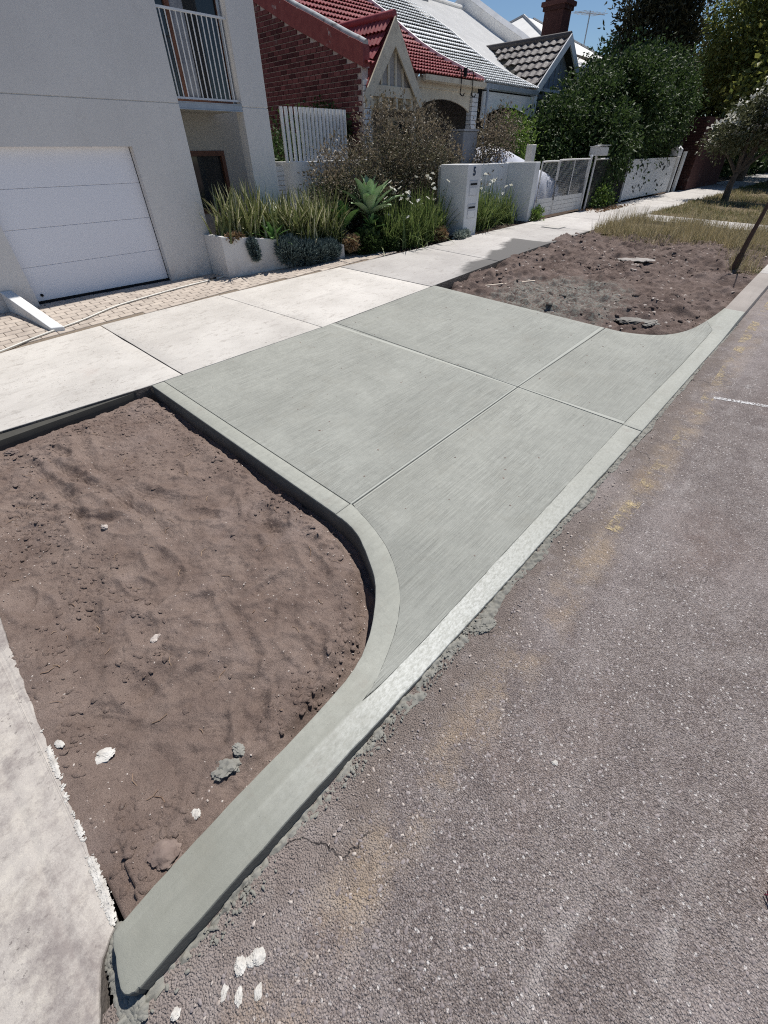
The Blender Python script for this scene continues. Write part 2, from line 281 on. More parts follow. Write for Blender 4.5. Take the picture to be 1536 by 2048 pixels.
COVER = plain('silver_car_cover', (0.62, 0.64, 0.72), (0.55, 0.57, 0.64), 3, 0.45, 14, 0.25, 0.02, spec=0.5)
PEBBLE = plain('pale_pebble', (0.50, 0.45, 0.41), (0.28, 0.235, 0.21), 30, 0.9, 90, 0.4)
CHIP = plain('road_chip', (0.30, 0.265, 0.26), (0.13, 0.11, 0.11), 22, 0.85, 120, 0.4)
CLOD = plain('soil_clod', (0.14, 0.105, 0.092), (0.22, 0.172, 0.15), 15, 0.97, 90, 0.7, 0.006)
L_AG = m_leaf('agave_leaf', (0.30, 0.42, 0.23), (0.40, 0.51, 0.34), (0.25, 0.40, 0.16), 5, 0.12, 0.5)
L_AG2 = m_leaf('agave_leaf_green', (0.15, 0.29, 0.08), (0.20, 0.35, 0.11), (0.25, 0.42, 0.16), 5, 0.2, 0.5)
L_FLAX = m_leaf('flax_leaf', (0.10, 0.145, 0.045), (0.15, 0.165, 0.06), (0.27, 0.27, 0.12), 9, 0.2)
L_IRIS = m_leaf('iris_leaf', (0.065, 0.115, 0.032), (0.115, 0.16, 0.045), (0.25, 0.28, 0.10), 6, 0.3)
L_CREAM = m_leaf('cream_leaf', (0.50, 0.48, 0.30), (0.60, 0.57, 0.38), (0.68, 0.65, 0.48), 9, 0.25)
L_BLUE = m_leaf('blue_succulent', (0.07, 0.10, 0.10), (0.10, 0.14, 0.135), (0.22, 0.28, 0.27), 9, 0.1, 0.6)
L_PINK = m_leaf('dry_succulent', (0.30, 0.20, 0.10), (0.20, 0.12, 0.08), (0.50, 0.40, 0.24), 12, 0.1, 0.6)
L_GREY = m_leaf('grey_leaf', (0.28, 0.32, 0.28), (0.20, 0.24, 0.21), (0.40, 0.44, 0.40), 12, 0.1, 0.6)
L_BRN = m_leaf('bronze_leaf', (0.125, 0.112, 0.070), (0.155, 0.122, 0.085), (0.30, 0.245, 0.19), 2.2, 0.3, 0.5)
L_OLV = m_leaf('olive_leaf', (0.105, 0.108, 0.062), (0.135, 0.128, 0.075), (0.235, 0.21, 0.14), 2.2, 0.3, 0.5)
L_HDG = m_leaf('hedge_leaf', (0.028, 0.052, 0.016), (0.046, 0.080, 0.022), (0.085, 0.13, 0.038), 1.2, 0.3, 0.6)
L_LIM = m_leaf('lime_leaf', (0.10, 0.17, 0.03), (0.13, 0.20, 0.04), (0.20, 0.28, 0.07), 2.0, 0.35, 0.4)
L_CYP = m_leaf('cypress_leaf', (0.022, 0.026, 0.012), (0.034, 0.034, 0.014), (0.07, 0.06, 0.02), 1.5, 0.15, 0.6)
L_BIG = m_leaf('street_tree_leaf', (0.13, 0.18, 0.045), (0.24, 0.24, 0.055), (0.34, 0.33, 0.10), 0.8, 0.35, 0.4)
L_FLT = m_leaf('flowering_tree_leaf', (0.075, 0.085, 0.04), (0.11, 0.12, 0.06), (0.18, 0.18, 0.10), 1.5, 0.25, 0.45)
BLOOM = m_leaf('white_petal', (0.80, 0.80, 0.74), (0.72, 0.70, 0.62), (0.85, 0.85, 0.80), 8, 0.3, 0.6)
G_DRY = m_leaf('dry_grass', (0.36, 0.30, 0.17), (0.28, 0.235, 0.13), (0.46, 0.39, 0.24), 2.5, 0.3, 0.7)
G_GRN = m_leaf('green_grass', (0.10, 0.125, 0.04), (0.15, 0.155, 0.06), (0.22, 0.20, 0.09), 2.5, 0.3, 0.7)
G_LIT = m_leaf('leaf_litter', (0.17, 0.10, 0.055), (0.24, 0.14, 0.08), (0.33, 0.22, 0.13), 3, 0.2, 0.8)

# ------------------------------------------------------------------ object helpers
def link(name, me, mat, parent=None):
    o = bpy.data.objects.new(name, me); COL.objects.link(o)
    if mat is not None: me.materials.append(mat)
    if parent is not None: adopt(o, parent)
    return o
def adopt(o, p):
    o.parent = p
    if p.type == 'EMPTY': o.matrix_parent_inverse = Matrix.Translation(-p.location)
def mesh(name, v, f, smooth=None):
    me = bpy.data.meshes.new(name)
    if isinstance(v, np.ndarray) and isinstance(f, np.ndarray):
        k = f.shape[1]; me.vertices.add(len(v)); me.vertices.foreach_set('co', v.astype(np.float32).ravel())
        me.loops.add(f.size); me.loops.foreach_set('vertex_index', f.astype(np.int32).ravel())
        me.polygons.add(len(f)); me.polygons.foreach_set('loop_start', (np.arange(len(f)) * k).astype(np.int32)); me.update(calc_edges=True)
    else:
        me.from_pydata([tuple(map(float, p)) for p in v], [], [tuple(map(int, q)) for q in f]); me.update()
    if smooth is not None and len(me.polygons):
        me.polygons.foreach_set('use_smooth', np.ones(len(me.polygons), dtype=bool))
        if smooth < 179: me.set_sharp_from_angle(angle=R(smooth))
    return me
class MB:
    def __init__(s): s.v = []; s.f = []
    def add(s, v, f):
        b = len(s.v); s.v += [tuple(map(float, p)) for p in v]; s.f += [tuple(i + b for i in q) for q in f]; return s
    def box(s, x0, x1, y0, y1, z0, z1, c=0.0):
        x0, x1 = sorted((x0, x1)); y0, y1 = sorted((y0, y1)); z0, z1 = sorted((z0, z1))
        if c <= 0:
            v = [(x, y, z) for z in (z0, z1) for y in (y0, y1) for x in (x0, x1)]
            return s.add(v, [(0, 2, 3, 1), (4, 5, 7, 6), (0, 1, 5, 4), (2, 6, 7, 3), (0, 4, 6, 2), (1, 3, 7, 5)])
        rings = [(z0, c), (z0 + c, 0), (z1 - c, 0), (z1, c)]; v = []
        for z, i in rings:
            v += [(x0 + i + (c if i == 0 else 0), y0 + i, z), (x1 - i - (c if i == 0 else 0), y0 + i, z), (x1 - i, y0 + i + (c if i == 0 else 0), z), (x1 - i, y1 - i - (c if i == 0 else 0), z),
                  (x1 - i - (c if i == 0 else 0), y1 - i, z), (x0 + i + (c if i == 0 else 0), y1 - i, z), (x0 + i, y1 - i - (c if i == 0 else 0), z), (x0 + i, y0 + i + (c if i == 0 else 0), z)]
        f = [tuple(range(7, -1, -1)), tuple(range(24, 32))]
        for k in range(3):
            for j in range(8): f.append((k * 8 + j, k * 8 + (j + 1) % 8, k * 8 + 8 + (j + 1) % 8, k * 8 + 8 + j))
        return s.add(v, f)
    def beam(s, a, b, w, h, upv=(0, 0, 1)):
        a = Vector(a); b = Vector(b); d = (b - a).normalized(); u = Vector(upv); sx = d.cross(u).normalized(); u = sx.cross(d).normalized()
        v = []
        for p in (a, b):
            for i, j in ((-1, -1), (1, -1), (1, 1), (-1, 1)): v.append(p + sx * (i * w / 2) + u * (j * h / 2))
        return s.add(v, [(3, 2, 1, 0), (4, 5, 6, 7), (0, 1, 5, 4), (1, 2, 6, 5), (2, 3, 7, 6), (3, 0, 4, 7)])
    def tube(s, pts, r, n=8, cap=True):
        pts = [Vector(p) for p in pts]; rs = r if isinstance(r, (list, tuple)) else [r] * len(pts); v = []; f = []
        ref = Vector((0, 0, 1)) if abs((pts[-1] - pts[0]).normalized().z) < 0.9 else Vector((1, 0, 0))
        for i, p in enumerate(pts):
            d = (pts[min(i + 1, len(pts) - 1)] - pts[max(i - 1, 0)]).normalized(); a = d.cross(ref).normalized(); b = a.cross(d)
            for k in range(n):
                t = 2 * math.pi * k / n; v.append(p + (a * math.cos(t) + b * math.sin(t)) * rs[i])
        for i in range(len(pts) - 1):
            for k in range(n): f.append((i * n + k, i * n + (k + 1) % n, (i + 1) * n + (k + 1) % n, (i + 1) * n + k))
        if cap: f.append(tuple(range(n - 1, -1, -1))); f.append(tuple(range((len(pts) - 1) * n, len(pts) * n)))
        return s.add(v, f)
    def prism(s, poly, axis, a, b):      # poly in the two other axes, extruded along axis from a to b
        def P(p, t):
            return {'x': (t, p[0], p[1]), 'y': (p[0], t, p[1]), 'z': (p[0], p[1], t)}[axis]
        n = len(poly); v = [P(p, a) for p in poly] + [P(p, b) for p in poly]
        tri = tessellate_polygon([[Vector((p[0], p[1], 0)) for p in poly]])
        f = [tuple(t) for t in tri] + [tuple(i + n for i in reversed(t)) for t in tri] + [(i, (i + 1) % n, (i + 1) % n + n, i + n) for i in range(n)]
        return s.add(v, f)
    def build(s, name, mat, parent=None, smooth=None, bevel=0):
        import bmesh
        me = mesh(name, s.v, s.f); bm = bmesh.new(); bm.from_mesh(me); bmesh.ops.recalc_face_normals(bm, faces=bm.faces); bm.to_mesh(me); bm.free()
        if smooth is not None:
            me.polygons.foreach_set('use_smooth', np.ones(len(me.polygons), dtype=bool)); me.set_sharp_from_angle(angle=R(smooth))
        o = link(name, me, mat, parent)
        if bevel:
            m = o.modifiers.new('bevel', 'BEVEL'); m.width = bevel; m.segments = 2; m.limit_method = 'ANGLE'; m.angle_limit = R(40)
        return o
def tag(o, label=None, cat=None, group=None, kind=None):
    if label: o['label'] = label
    if cat: o['category'] = cat
    if group: o['group'] = group
    if kind: o['kind'] = kind
    return o
def thing(name, label, cat, loc=(0, 0, 0), group=None):
    o = bpy.data.objects.new(name, None); COL.objects.link(o); o.location = loc; o.empty_display_size = 0.2
    return tag(o, label, cat, group)
def struct(name, loc=(0, 0, 0)):
    o = bpy.data.objects.new(name, None); COL.objects.link(o); o.location = loc; return tag(o, kind='structure')
def inst(name, me, parent, M):
    o = bpy.data.objects.new(name, me); COL.objects.link(o); adopt(o, parent); o.matrix_basis = M; return o
def densify(p, d):
    o = []
    for i in range(len(p)):
        a = np.array(p[i], float); b = np.array(p[(i + 1) % len(p)], float); n = max(1, int(np.ceil(np.linalg.norm(b - a) / d)))
        for k in range(n): o.append(a + (b - a) * k / n)
    return np.array(o)
def smoothline(p, n=6):
    p = [np.array(q, float) for q in p]; o = []
    for i in range(len(p) - 1):
        a = p[max(i - 1, 0)]; b = p[i]; c = p[i + 1]; d = p[min(i + 2, len(p) - 1)]
        for k in range(n):
            t = k / n; o.append(0.5 * ((2 * b) + (c - a) * t + (2 * a - 5 * b + 4 * c - d) * t * t + (3 * b - a - 3 * c + d) * t ** 3))
    o.append(p[-1]); return o
def slab(name, poly, zf, mat, parent=None, depth=0.2, r=0.007, step=0.15, jag=0.0, side=None, rf=None):
    p = densify(poly, step); A = 0.5 * np.sum(p[:, 0] * np.roll(p[:, 1], -1) - np.roll(p[:, 0], -1) * p[:, 1])
    if A < 0: p = p[::-1]
    if jag: p = p + RNG.normal(0, jag, p.shape)
    n = len(p); d1 = p - np.roll(p, 1, 0); d2 = np.roll(p, -1, 0) - p
    d1 /= np.linalg.norm(d1, axis=1)[:, None] + 1e-9; d2 /= np.linalg.norm(d2, axis=1)[:, None] + 1e-9
    nn = np.stack([-(d1[:, 1] + d2[:, 1]), d1[:, 0] + d2[:, 0]], 1); L = np.maximum(np.sum(nn * nn, 1), 0.5); nn = nn * (2 / L)[:, None]
    rr = np.full(n, r) if rf is None else np.array([rf(x, y) for x, y in p]); q = p + nn * rr[:, None]
    def ring(a, dz): return [(x, y, float(zf(x, y)) - d_) for (x, y), d_ in zip(a, dz)]
    v = ring(q, rr * 0) + ring(p + nn * rr[:, None] * 0.3, rr * 0.3) + ring(p, rr) + ring(p, rr * 0 + depth)
    tri = tessellate_polygon([[Vector((x, y, 0)) for x, y in q]])
    f = [tuple(t) for t in tri]
    for k in range(3):
        for i in range(n): f.append((k * n + i, k * n + n + i, k * n + n + (i + 1) % n, k * n + (i + 1) % n))
    m = MB(); m.add(v, f); o = m.build(name, mat, parent, smooth=25)
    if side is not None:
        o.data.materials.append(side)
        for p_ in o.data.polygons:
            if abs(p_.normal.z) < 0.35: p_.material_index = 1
    return o
def grid(name, X, Y, Z, mat, parent=None, keep=None):
    nx, ny = X.shape; v = np.stack([X, Y, Z], -1).reshape(-1, 3)
    i = np.arange(nx * ny).reshape(nx, ny); f = np.stack([i[:-1, :-1], i[1:, :-1], i[1:, 1:], i[:-1, 1:]], -1).reshape(-1, 4)
    if keep is not None: f = f[keep[:-1, :-1].ravel()]
    return link(name, mesh(name, v, f, 180), mat, parent)
def rocks(name, P, S, mat, flat=0.6, kind='stuff'):   # many small irregular stones in one mesh
    n = len(P); base = np.array([(math.cos(k * 1.0472), math.sin(k * 1.0472), 0) for k in range(6)] + [(.72 * math.cos(k * 1.0472 + .5), .72 * math.sin(k * 1.0472 + .5), .62) for k in range(6)] + [(0, 0, .95)], float)
    ang = RNG.random(n) * 6.283; c, s = np.cos(ang), np.sin(ang)
    B = base[None] * (1 + RNG.normal(0, .17, (n, 13, 3))); B[:, :, 2] *= flat
    st = 1 + RNG.random((n, 1)) * 0.8; B[:, :, 0] *= st
    V = np.stack([B[:, :, 0] * c[:, None] - B[:, :, 1] * s[:, None], B[:, :, 0] * s[:, None] + B[:, :, 1] * c[:, None], B[:, :, 2] - 0.15], -1) * S[:, None, None] + P[:, None, :]
    F = np.array([t for k in range(6) for t in ((k, (k + 1) % 6, 6 + k), ((k + 1) % 6, 6 + (k + 1) % 6, 6 + k), (6 + k, 6 + (k + 1) % 6, 12))])
    return tag(link(name, mesh(name, V.reshape(-1, 3), (F[None] + (np.arange(n) * 13)[:, None, None]).reshape(-1, 3)), mat), kind=kind)
def lump_mesh(name, r, seed, flat=0.6, amp=0.35, el=1.0):
    import bmesh
    bm = bmesh.new(); bmesh.ops.create_icosphere(bm, subdivisions=4, radius=1.0); rg = np.random.default_rng(seed)
    ph = rg.random((6, 3)) * 6.28; fr = rg.normal(0, 1.7, (6, 3))
    for v in bm.verts:
        c = np.array(v.co); d = sum(math.sin(c @ fr[k] * (1 + k * 0.5) + ph[k, 0]) / (1 + k * 0.4) for k in range(6)) * amp * 0.33
        d += sum(math.sin(c @ fr[k] * 4.7 + ph[k, 1]) * math.sin(c @ fr[(k + 2) % 6] * 6.1 + ph[k, 2]) for k in range(6)) * amp * 0.16; v.co = Vector(c * (1 + d)) * r; v.co.z = max(v.co.z * flat, -r * flat * 0.35); v.co.x *= el
    me = bpy.data.meshes.new(name); bm.to_mesh(me); bm.free()
    me.polygons.foreach_set('use_smooth', np.ones(len(me.polygons), dtype=bool)); me.set_sharp_from_angle(angle=R(35)); return me
def leafmesh(name, P, D, size, aspect, mat, parent=None, fold=0.15):
    """diamond leaves at P pointing along D"""
    n = len(P); D = D / (np.linalg.norm(D, axis=1)[:, None] + 1e-9); u = RNG.normal(0, 1, (n, 3)); W = np.cross(D, u); W /= np.linalg.norm(W, axis=1)[:, None] + 1e-9
    N = np.cross(D, W); L = size * (0.6 + 0.8 * RNG.random(n))[:, None]; w = L * aspect
    V = np.stack([P, P + D * L * .45 + W * w + N * L * fold, P + D * L, P + D * L * .45 - W * w + N * L * fold], 1)
    F = np.array([(0, 1, 2), (0, 2, 3)]); f = (F[None] + (np.arange(n) * 4)[:, None, None]).reshape(-1, 3)
    return link(name, mesh(name, V.reshape(-1, 3), f), mat, parent)
def crown(name, blobs, n, size, aspect, mat, parent, clump=0.16, per=45, shell=0.62, droop=0.0):
    w = np.array([b[3] * b[4] + b[4] * b[5] for b in blobs]); w = w / w.sum(); P = []; D = []
    for b, k in zip(blobs, w):
        nc = max(3, int(n * k / per)); d = RNG.normal(0, 1, (nc, 3)); d /= np.linalg.norm(d, axis=1)[:, None]
        rr = shell + (1.06 - shell) * RNG.random(nc) ** 0.7; ce = np.array(b[:3]) + d * rr[:, None] * np.array(b[3:6])
        q = np.repeat(ce, per, 0) + RNG.normal(0, 1, (nc * per, 3)) * clump * np.array([1, 1, 0.8]); dd = np.repeat(d, per, 0) + RNG.normal(0, .8, (nc * per, 3)); dd[:, 2] -= droop
        P.append(q); D.append(dd)
    return leafmesh(name, np.concatenate(P), np.concatenate(D), size, aspect, mat, parent)
def blades(name, base, az, lean, length, width, mat, parent=None, curl=0.8, seg=5):
    """strap leaves: ribbons that rise and bend outwards"""
    n = len(base); V = []; h = np.stack([np.cos(az), np.sin(az), np.zeros(n)], 1); sd_ = np.stack([-np.sin(az), np.cos(az), np.zeros(n)], 1)
    p = base.copy(); th = lean.copy()
    for k in range(seg + 1):
        t = k / seg; w = width * (1 - t ** 2.2) * (0.6 + 0.4 * min(1, t * 4)) + 0.0008
        V.append(p - sd_ * w[:, None] / 2); V.append(p + sd_ * w[:, None] / 2)
        dirv = h * np.sin(th)[:, None] + np.array([0, 0, 1.0])[None] * np.cos(th)[:, None]
        p = p + dirv * (length / seg)[:, None]; th = th + curl * lean / seg + 0.02
    V = np.stack(V, 1); F = np.array([(2 * k, 2 * k + 1, 2 * k + 3, 2 * k + 2) for k in range(seg)])
    f = (F[None] + (np.arange(n) * (2 * seg + 2))[:, None, None]).reshape(-1, 4)
    return link(name, mesh(name, V.reshape(-1, 3), f, 180), mat, parent)
def inside(px, py, poly):
    r = np.zeros(px.shape, bool); n = len(poly)
    for i in range(n):
        (x0, y0), (x1, y1) = poly[i], poly[(i + 1) % n]
        c = ((y0 > py) != (y1 > py)) & (px < (x1 - x0) * (py - y0) / (y1 - y0 + 1e-12) + x0); r ^= c
    return r
def distline(px, py, line):
    d = np.full(px.shape, 1e9)
    for (x0, y0), (x1, y1) in zip(line[:-1], line[1:]):
        vx, vy = x1 - x0, y1 - y0; t = np.clip(((px - x0) * vx + (py - y0) * vy) / (vx * vx + vy * vy + 1e-12), 0, 1)
        d = np.minimum(d, np.hypot(px - x0 - t * vx, py - y0 - t * vy))
    return d
#@@SETTING
# ------------------------------------------------------------------ ground sheets
xs = np.concatenate([np.linspace(-400, -14, 12), np.linspace(-12, 12, 25), np.linspace(16, 400, 12)])
ys = np.concatenate([np.linspace(-400, -12, 12), np.linspace(-10, 40, 40), np.linspace(46, 500, 14)])
X, Y = np.meshgrid(xs, ys, indexing='ij')
tag(grid('ground', X, Y, gz(X, np.clip(Y, -12, 60)) - 0.32, SOIL2), kind='structure')
xs = np.concatenate([np.linspace(-0.78, 1.6, 62), np.linspace(1.8, 16, 30)]); ys = np.concatenate([np.linspace(-8, 10, 140), np.linspace(10.5, 110, 60)])
X, Y = np.meshgrid(xs, ys, indexing='ij'); Z = zroad(X, Y) + 0.006 * fbm(X, Y, 1.6, 4, 2) - 0.02 * np.exp(-((X + 0.58) / 0.05) ** 2) * (0.5 + fbm(X, Y, 4, 3, 1))
tag(grid('road', X, Y, Z, ASPHALT), kind='structure')

# ------------------------------------------------------------------ new concrete crossover
out_curve = smoothline([(-2.05, 1.625), (-1.88, 1.612), (-1.70, 1.555), (-1.395, 1.375), (-1.225, 1.20), (-1.085, 0.99), (-1.005, 0.77), (-0.965, 0.40), (-0.955, 0.02), (-0.945, -0.30), (-0.930, -0.535)])
in_curve = smoothline([(-2.05, 1.795), (-1.79, 1.735), (-1.483, 1.62), (-1.217, 1.435), (-1.044, 1.225), (-0.925, 0.98), (-0.862, 0.80), (-0.843, 0.70)])
end = [tuple(q) for q in smoothline([(-0.926, -0.552), (-0.905, -0.572), (-0.80, -0.598), (-0.748, -0.604), (-0.722, -0.590), (-0.711, -0.555)], 4)]
XI = -0.834
def XFf(y): return float(np.interp(y, [-0.6, 1.2, 1.84, 2.55, 3.44, 4.38, 6.4, 8.62], [-0.710, -0.707, -0.690, -0.682, -0.667, -0.652, -0.631, -0.603]))
cross = struct('driveway_crossover', (-3, 3, 0))
kerb_poly = out_curve + [np.array(q) for q in end] + [np.array((XFf(y), y)) for y in np.arange(-0.4, 4.4, 0.15)] + [np.array((XFf(4.424), 4.424)), np.array((XI, 4.430))] + [np.array((XI, y)) for y in np.arange(4.3, 0.75, -0.15)] + in_curve[::-1]
inner_ = [tuple(q) for q in in_curve] + [(XI, 0.7), (XI, 4.43)]
slab('kerb_and_wing', kerb_poly, zt, SMOOTHC, cross, 0.30, 0.012, 0.10, 0.0013, DARKC, lambda x, y: 0.0015 if distline(np.array([x]), np.array([y]), inner_)[0] < 0.006 else 0.012)
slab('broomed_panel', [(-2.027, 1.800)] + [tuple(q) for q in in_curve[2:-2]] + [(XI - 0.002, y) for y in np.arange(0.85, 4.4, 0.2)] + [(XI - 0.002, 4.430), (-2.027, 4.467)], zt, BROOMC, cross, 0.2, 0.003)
slab('edge_band', [(-5.37, 1.705), (-2.053, 1.627), (-2.053, 1.790), (-5.36, 1.856)], zt, SMOOTHC, cross, 0.30, 0.012, 0.15, 0, DARKC)
slab('broomed_panel', [(-5.36, 1.859), (-2.041, 1.793), (-2.041, 4.468), (-5.20, 4.545)], zt, BROOMC, cross, 0.2, 0.003)
slab('broomed_panel', [(-5.20, 4.557), (-2.041, 4.480), (-1.998, 6.915), (-5.20, 7.05)], zt, BROOMC, cross, 0.24, 0.010)
rc = smoothline([(-1.984, 6.915), (-1.72, 6.915), (-1.42, 7.04), (-1.215, 7.235), (-1.05, 7.57), (-0.95, 7.96), (-0.90, 8.30), (-0.878, 8.62)])
rl = [(XI + 0.03 * float(sst((y - 4.4) / 2)), y) for y in np.arange(4.7, 7.85, 0.2)]; i0 = next(i for i, q in enumerate(rc) if q[1] >= 7.95)
slab('broomed_panel', [(-2.029, 4.480), (XI - 0.002, 4.443)] + [(x - 0.002, y) for x, y in rl] + [tuple(q) for q in rc[i0::-1]], zt, BROOMC, cross, 0.24, 0.004)
slab('kerb_strip', [(XI, 4.437), (XFf(4.43), 4.432)] + [(XFf(y), y) for y in np.arange(4.6, 8.6, 0.2)] + [(XFf(8.62), 8.62)] + [tuple(q) for q in rc[:i0 - 1:-1]] + rl[::-1], zt, SMOOTHC, cross, 0.30, 0.006)
base = [(-5.33, 1.75), (-2.06, 1.67), (-1.7, 1.62), (-1.36, 1.42), (-1.18, 1.22), (-1.02, 0.95), (-0.90, 0.7), (-0.76, 0.7), (-0.72, 8.3), (-0.86, 8.2), (-0.99, 7.5), (-1.18, 7.16), (-1.42, 6.98), (-1.98, 6.86), (-5.18, 6.98)]
slab('joint_bed', base, lambda x, y: zt(x, y) - 0.016, JOINT, cross, 0.15, 0.002)

# ------------------------------------------------------------------ footpath slabs, old driveway, old kerb, second driveway
fp = struct('footpath', (-6.5, 6, 0.4))
jy = [(-6.0, -6.0), (-2.4, -2.4), (2.10, 2.13), (4.30, 4.16), (6.96, 6.88), (9.30, 9.40), (11.67, 11.67), (14.0, 14.0), (16.3, 16.3), (18.7, 18.7), (21.2, 21.2), (23.8, 23.8), (26.4, 26.4), (29.0, 29.0), (32, 32), (36, 36), (40, 40), (46, 46), (54, 54)]
def fo(y): return float(np.interp(y, [-6, 2, 4.2, 6.9, 9.4, 11, 60], [-7.99, -7.98, -7.86, -7.55, -7.30, -7.16, -7.16]))
def fi(y): return float(np.interp(y, [-6, 0.2, 1.7, 4.5, 7.0, 60], [-5.62, -5.59, -5.385, -5.215, -5.215, -5.215]))
for k in range(len(jy) - 1):
    (a0, b0), (a1, b1) = jy[k], jy[k + 1]; e = 0.007
    pl = [(fi(a0), a0 + e), (fi(a1), a1 - e)] if not a0 < 1.7 < a1 else [(fi(a0), a0 + e), (fi(0.2), 0.2), (fi(1.7), 1.7), (fi(a1), a1 - e)]
    pl += [(fo(b1), b1 - e), (fo(b0), b0 + e)]
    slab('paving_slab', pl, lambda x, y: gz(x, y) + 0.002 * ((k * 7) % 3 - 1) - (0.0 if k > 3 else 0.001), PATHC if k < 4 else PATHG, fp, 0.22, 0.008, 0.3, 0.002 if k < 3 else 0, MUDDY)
slab('joint_bed', [(-5.66, -6), (-5.26, 6), (-5.26, 54), (-7.1, 54), (-7.1, 11), (-7.9, 4), (-7.9, -6)], lambda x, y: gz(x, y) - 0.03, JOINT, fp, 0.12, 0.001, 1.0)
mc = thing('meter_cover', 'pale square meter lid set in the footpath by the white gate', 'meter cover', (-6.2, 13.9, float(gz(-6.2, 13.9))))
slab('lid', [(-6.44, 13.72), (-5.98, 13.72), (-5.98, 14.16), (-6.44, 14.16)], lambda x, y: gz(x, y) + 0.012, PATHC, mc, 0.05, 0.004)
slab('frame', [(-6.48, 13.68), (-5.94, 13.68), (-5.94, 14.20), (-6.48, 14.20)], lambda x, y: gz(x, y) + 0.005, plain('lid_frame', (0.12, 0.12, 0.12)), mc, 0.05, 0.002)
od = struct('old_driveway', (-2, -1, 0))
edge = [(-5.6, -0.36), (-4.2, -0.43), (-2.945, -0.47), (-2.223, -0.505), (-1.679, -0.53), (-1.289, -0.545), (-1.06, -0.552), (-0.965, -0.572), (-0.915, -0.64), (-0.82, -0.69), (-0.735, -0.72)]
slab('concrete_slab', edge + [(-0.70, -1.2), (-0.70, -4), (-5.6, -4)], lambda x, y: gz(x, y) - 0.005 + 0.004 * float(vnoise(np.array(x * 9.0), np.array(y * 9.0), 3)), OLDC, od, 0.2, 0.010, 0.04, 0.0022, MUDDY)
lp_ = densify(edge[3:8], 0.004)[:-1]; lp_ = lp_[(lp_[:, 0] > -2.05) & (lp_[:, 0] < -0.985) & (lp_[:, 1] > -0.575)]   # crumbled lime along the broken edge
kx = np.clip(0.10 + 3.0 * fbm(lp_[:, 0], lp_[:, 1], 6.0, 3, 4) + 0.5 * sst((lp_[:, 0] + 1.9) / 0.5), 0.02, 1) > RNG.random(len(lp_)); lp_ = np.repeat(lp_[kx], 7, 0); lp_ = lp_ + RNG.normal(0, 1, lp_.shape) * np.array([0.006, 0.0045])
o = rocks('lime_crumbs', np.column_stack([lp_, gz(lp_[:, 0], lp_[:, 1]) - 0.003 - 0.5 * np.clip(lp_[:, 1] - np.interp(lp_[:, 0], [q[0] for q in edge], [q[1] for q in edge]), 0, 0.05)]), 0.0015 + 0.0045 * RNG.random(len(lp_)) ** 2, CHALK, 0.3); adopt(o, od)
ok = struct('kerb', (-0.75, 12, 0.4))
for k in range(14):
    y0 = 8.632 + k * 2.7
    slab('kerb_stone', [(-0.876, y0), (-0.603, y0), (-0.60, y0 + 2.688), (-0.876, y0 + 2.688)], lambda x, y: gz(x, y) + 0.07, PATHG if k else m_path('dusty_kerb', (0.34, 0.31, 0.285), (0.27, 0.245, 0.225)), ok, 0.30, 0.015, 0.5)
for k in range(4):
    y0 = -1.20 - k * 2.7
    slab('kerb_stone', [(-0.69, y0), (-0.60, y0), (-0.60, y0 - 2.69), (-0.69, y0 - 2.69)], lambda x, y: gz(x, y) - 0.012, OLDC, ok, 0.3, 0.01, 0.5)
d2 = struct('neighbour_driveway', (-3, 18, 0.55))
for a, b in ((-5.19, -3.35), (-3.34, -0.89)):
    slab('concrete_slab', [(a, 17.35), (b, 17.35), (b, 18.9), (a, 18.9)], lambda x, y: gz(x, y) + 0.004, PATHG, d2, 0.2, 0.008, 0.4)

# ------------------------------------------------------------------ soil verges
xs = np.arange(-5.75, -0.80, 0.0125); ys = np.arange(-0.75, 1.85, 0.0125); X, Y = np.meshgrid(xs, ys, indexing='ij')
edge_line = [(-5.37, 1.705), (-2.053, 1.627)] + [tuple(q) for q in out_curve]
dl = distline(X, Y, edge_line); dfp = np.abs(X + 5.45); dod = np.abs(Y + 0.52)
Z = gz(X, Y) - 0.080 + 0.045 * fbm(X, Y, 0.9, 3, 1) + 0.024 * fbm(X, Y, 3.2, 4, 2) + 0.012 * fbm(X, Y, 12, 4, 3)
rm = np.clip(0.3 + 2.6 * fbm(X, Y, 1.7, 3, 6), 0, 1); Z = Z + rm * (0.024 * np.abs(fbm(X, Y, 11, 3, 4)) - 0.022 * np.clip(fbm(X, Y, 20, 2, 5), 0, 1))
nz = fbm(X, Y, 5, 3, 5)
curvew = sst((Y + 0.1) / 0.9)
Z -= 0.10 * curvew * np.exp(-(dl / (0.085 + 0.08 * np.clip(nz + 0.3, 0, 1))) ** 4)
Z += 0.020 * np.exp(-((dl - 0.22) / 0.07) ** 2) * (0.6 + 1.5 * nz)
Z -= 0.045 * np.exp(-(dfp / 0.16) ** 2)
ey = np.interp(X, [q[0] for q in edge], [q[1] for q in edge]); Z += 0.058 * np.exp(-(np.abs(Y - ey) / 0.16) ** 2); Z -= 0.12 * sst((ey - 0.015 - Y) / 0.04); soil_cap = (Y < ey + 0.10); Z += 0.06 * (1 - curvew) * np.exp(-(np.abs(X + 0.95) / 0.3) ** 2)
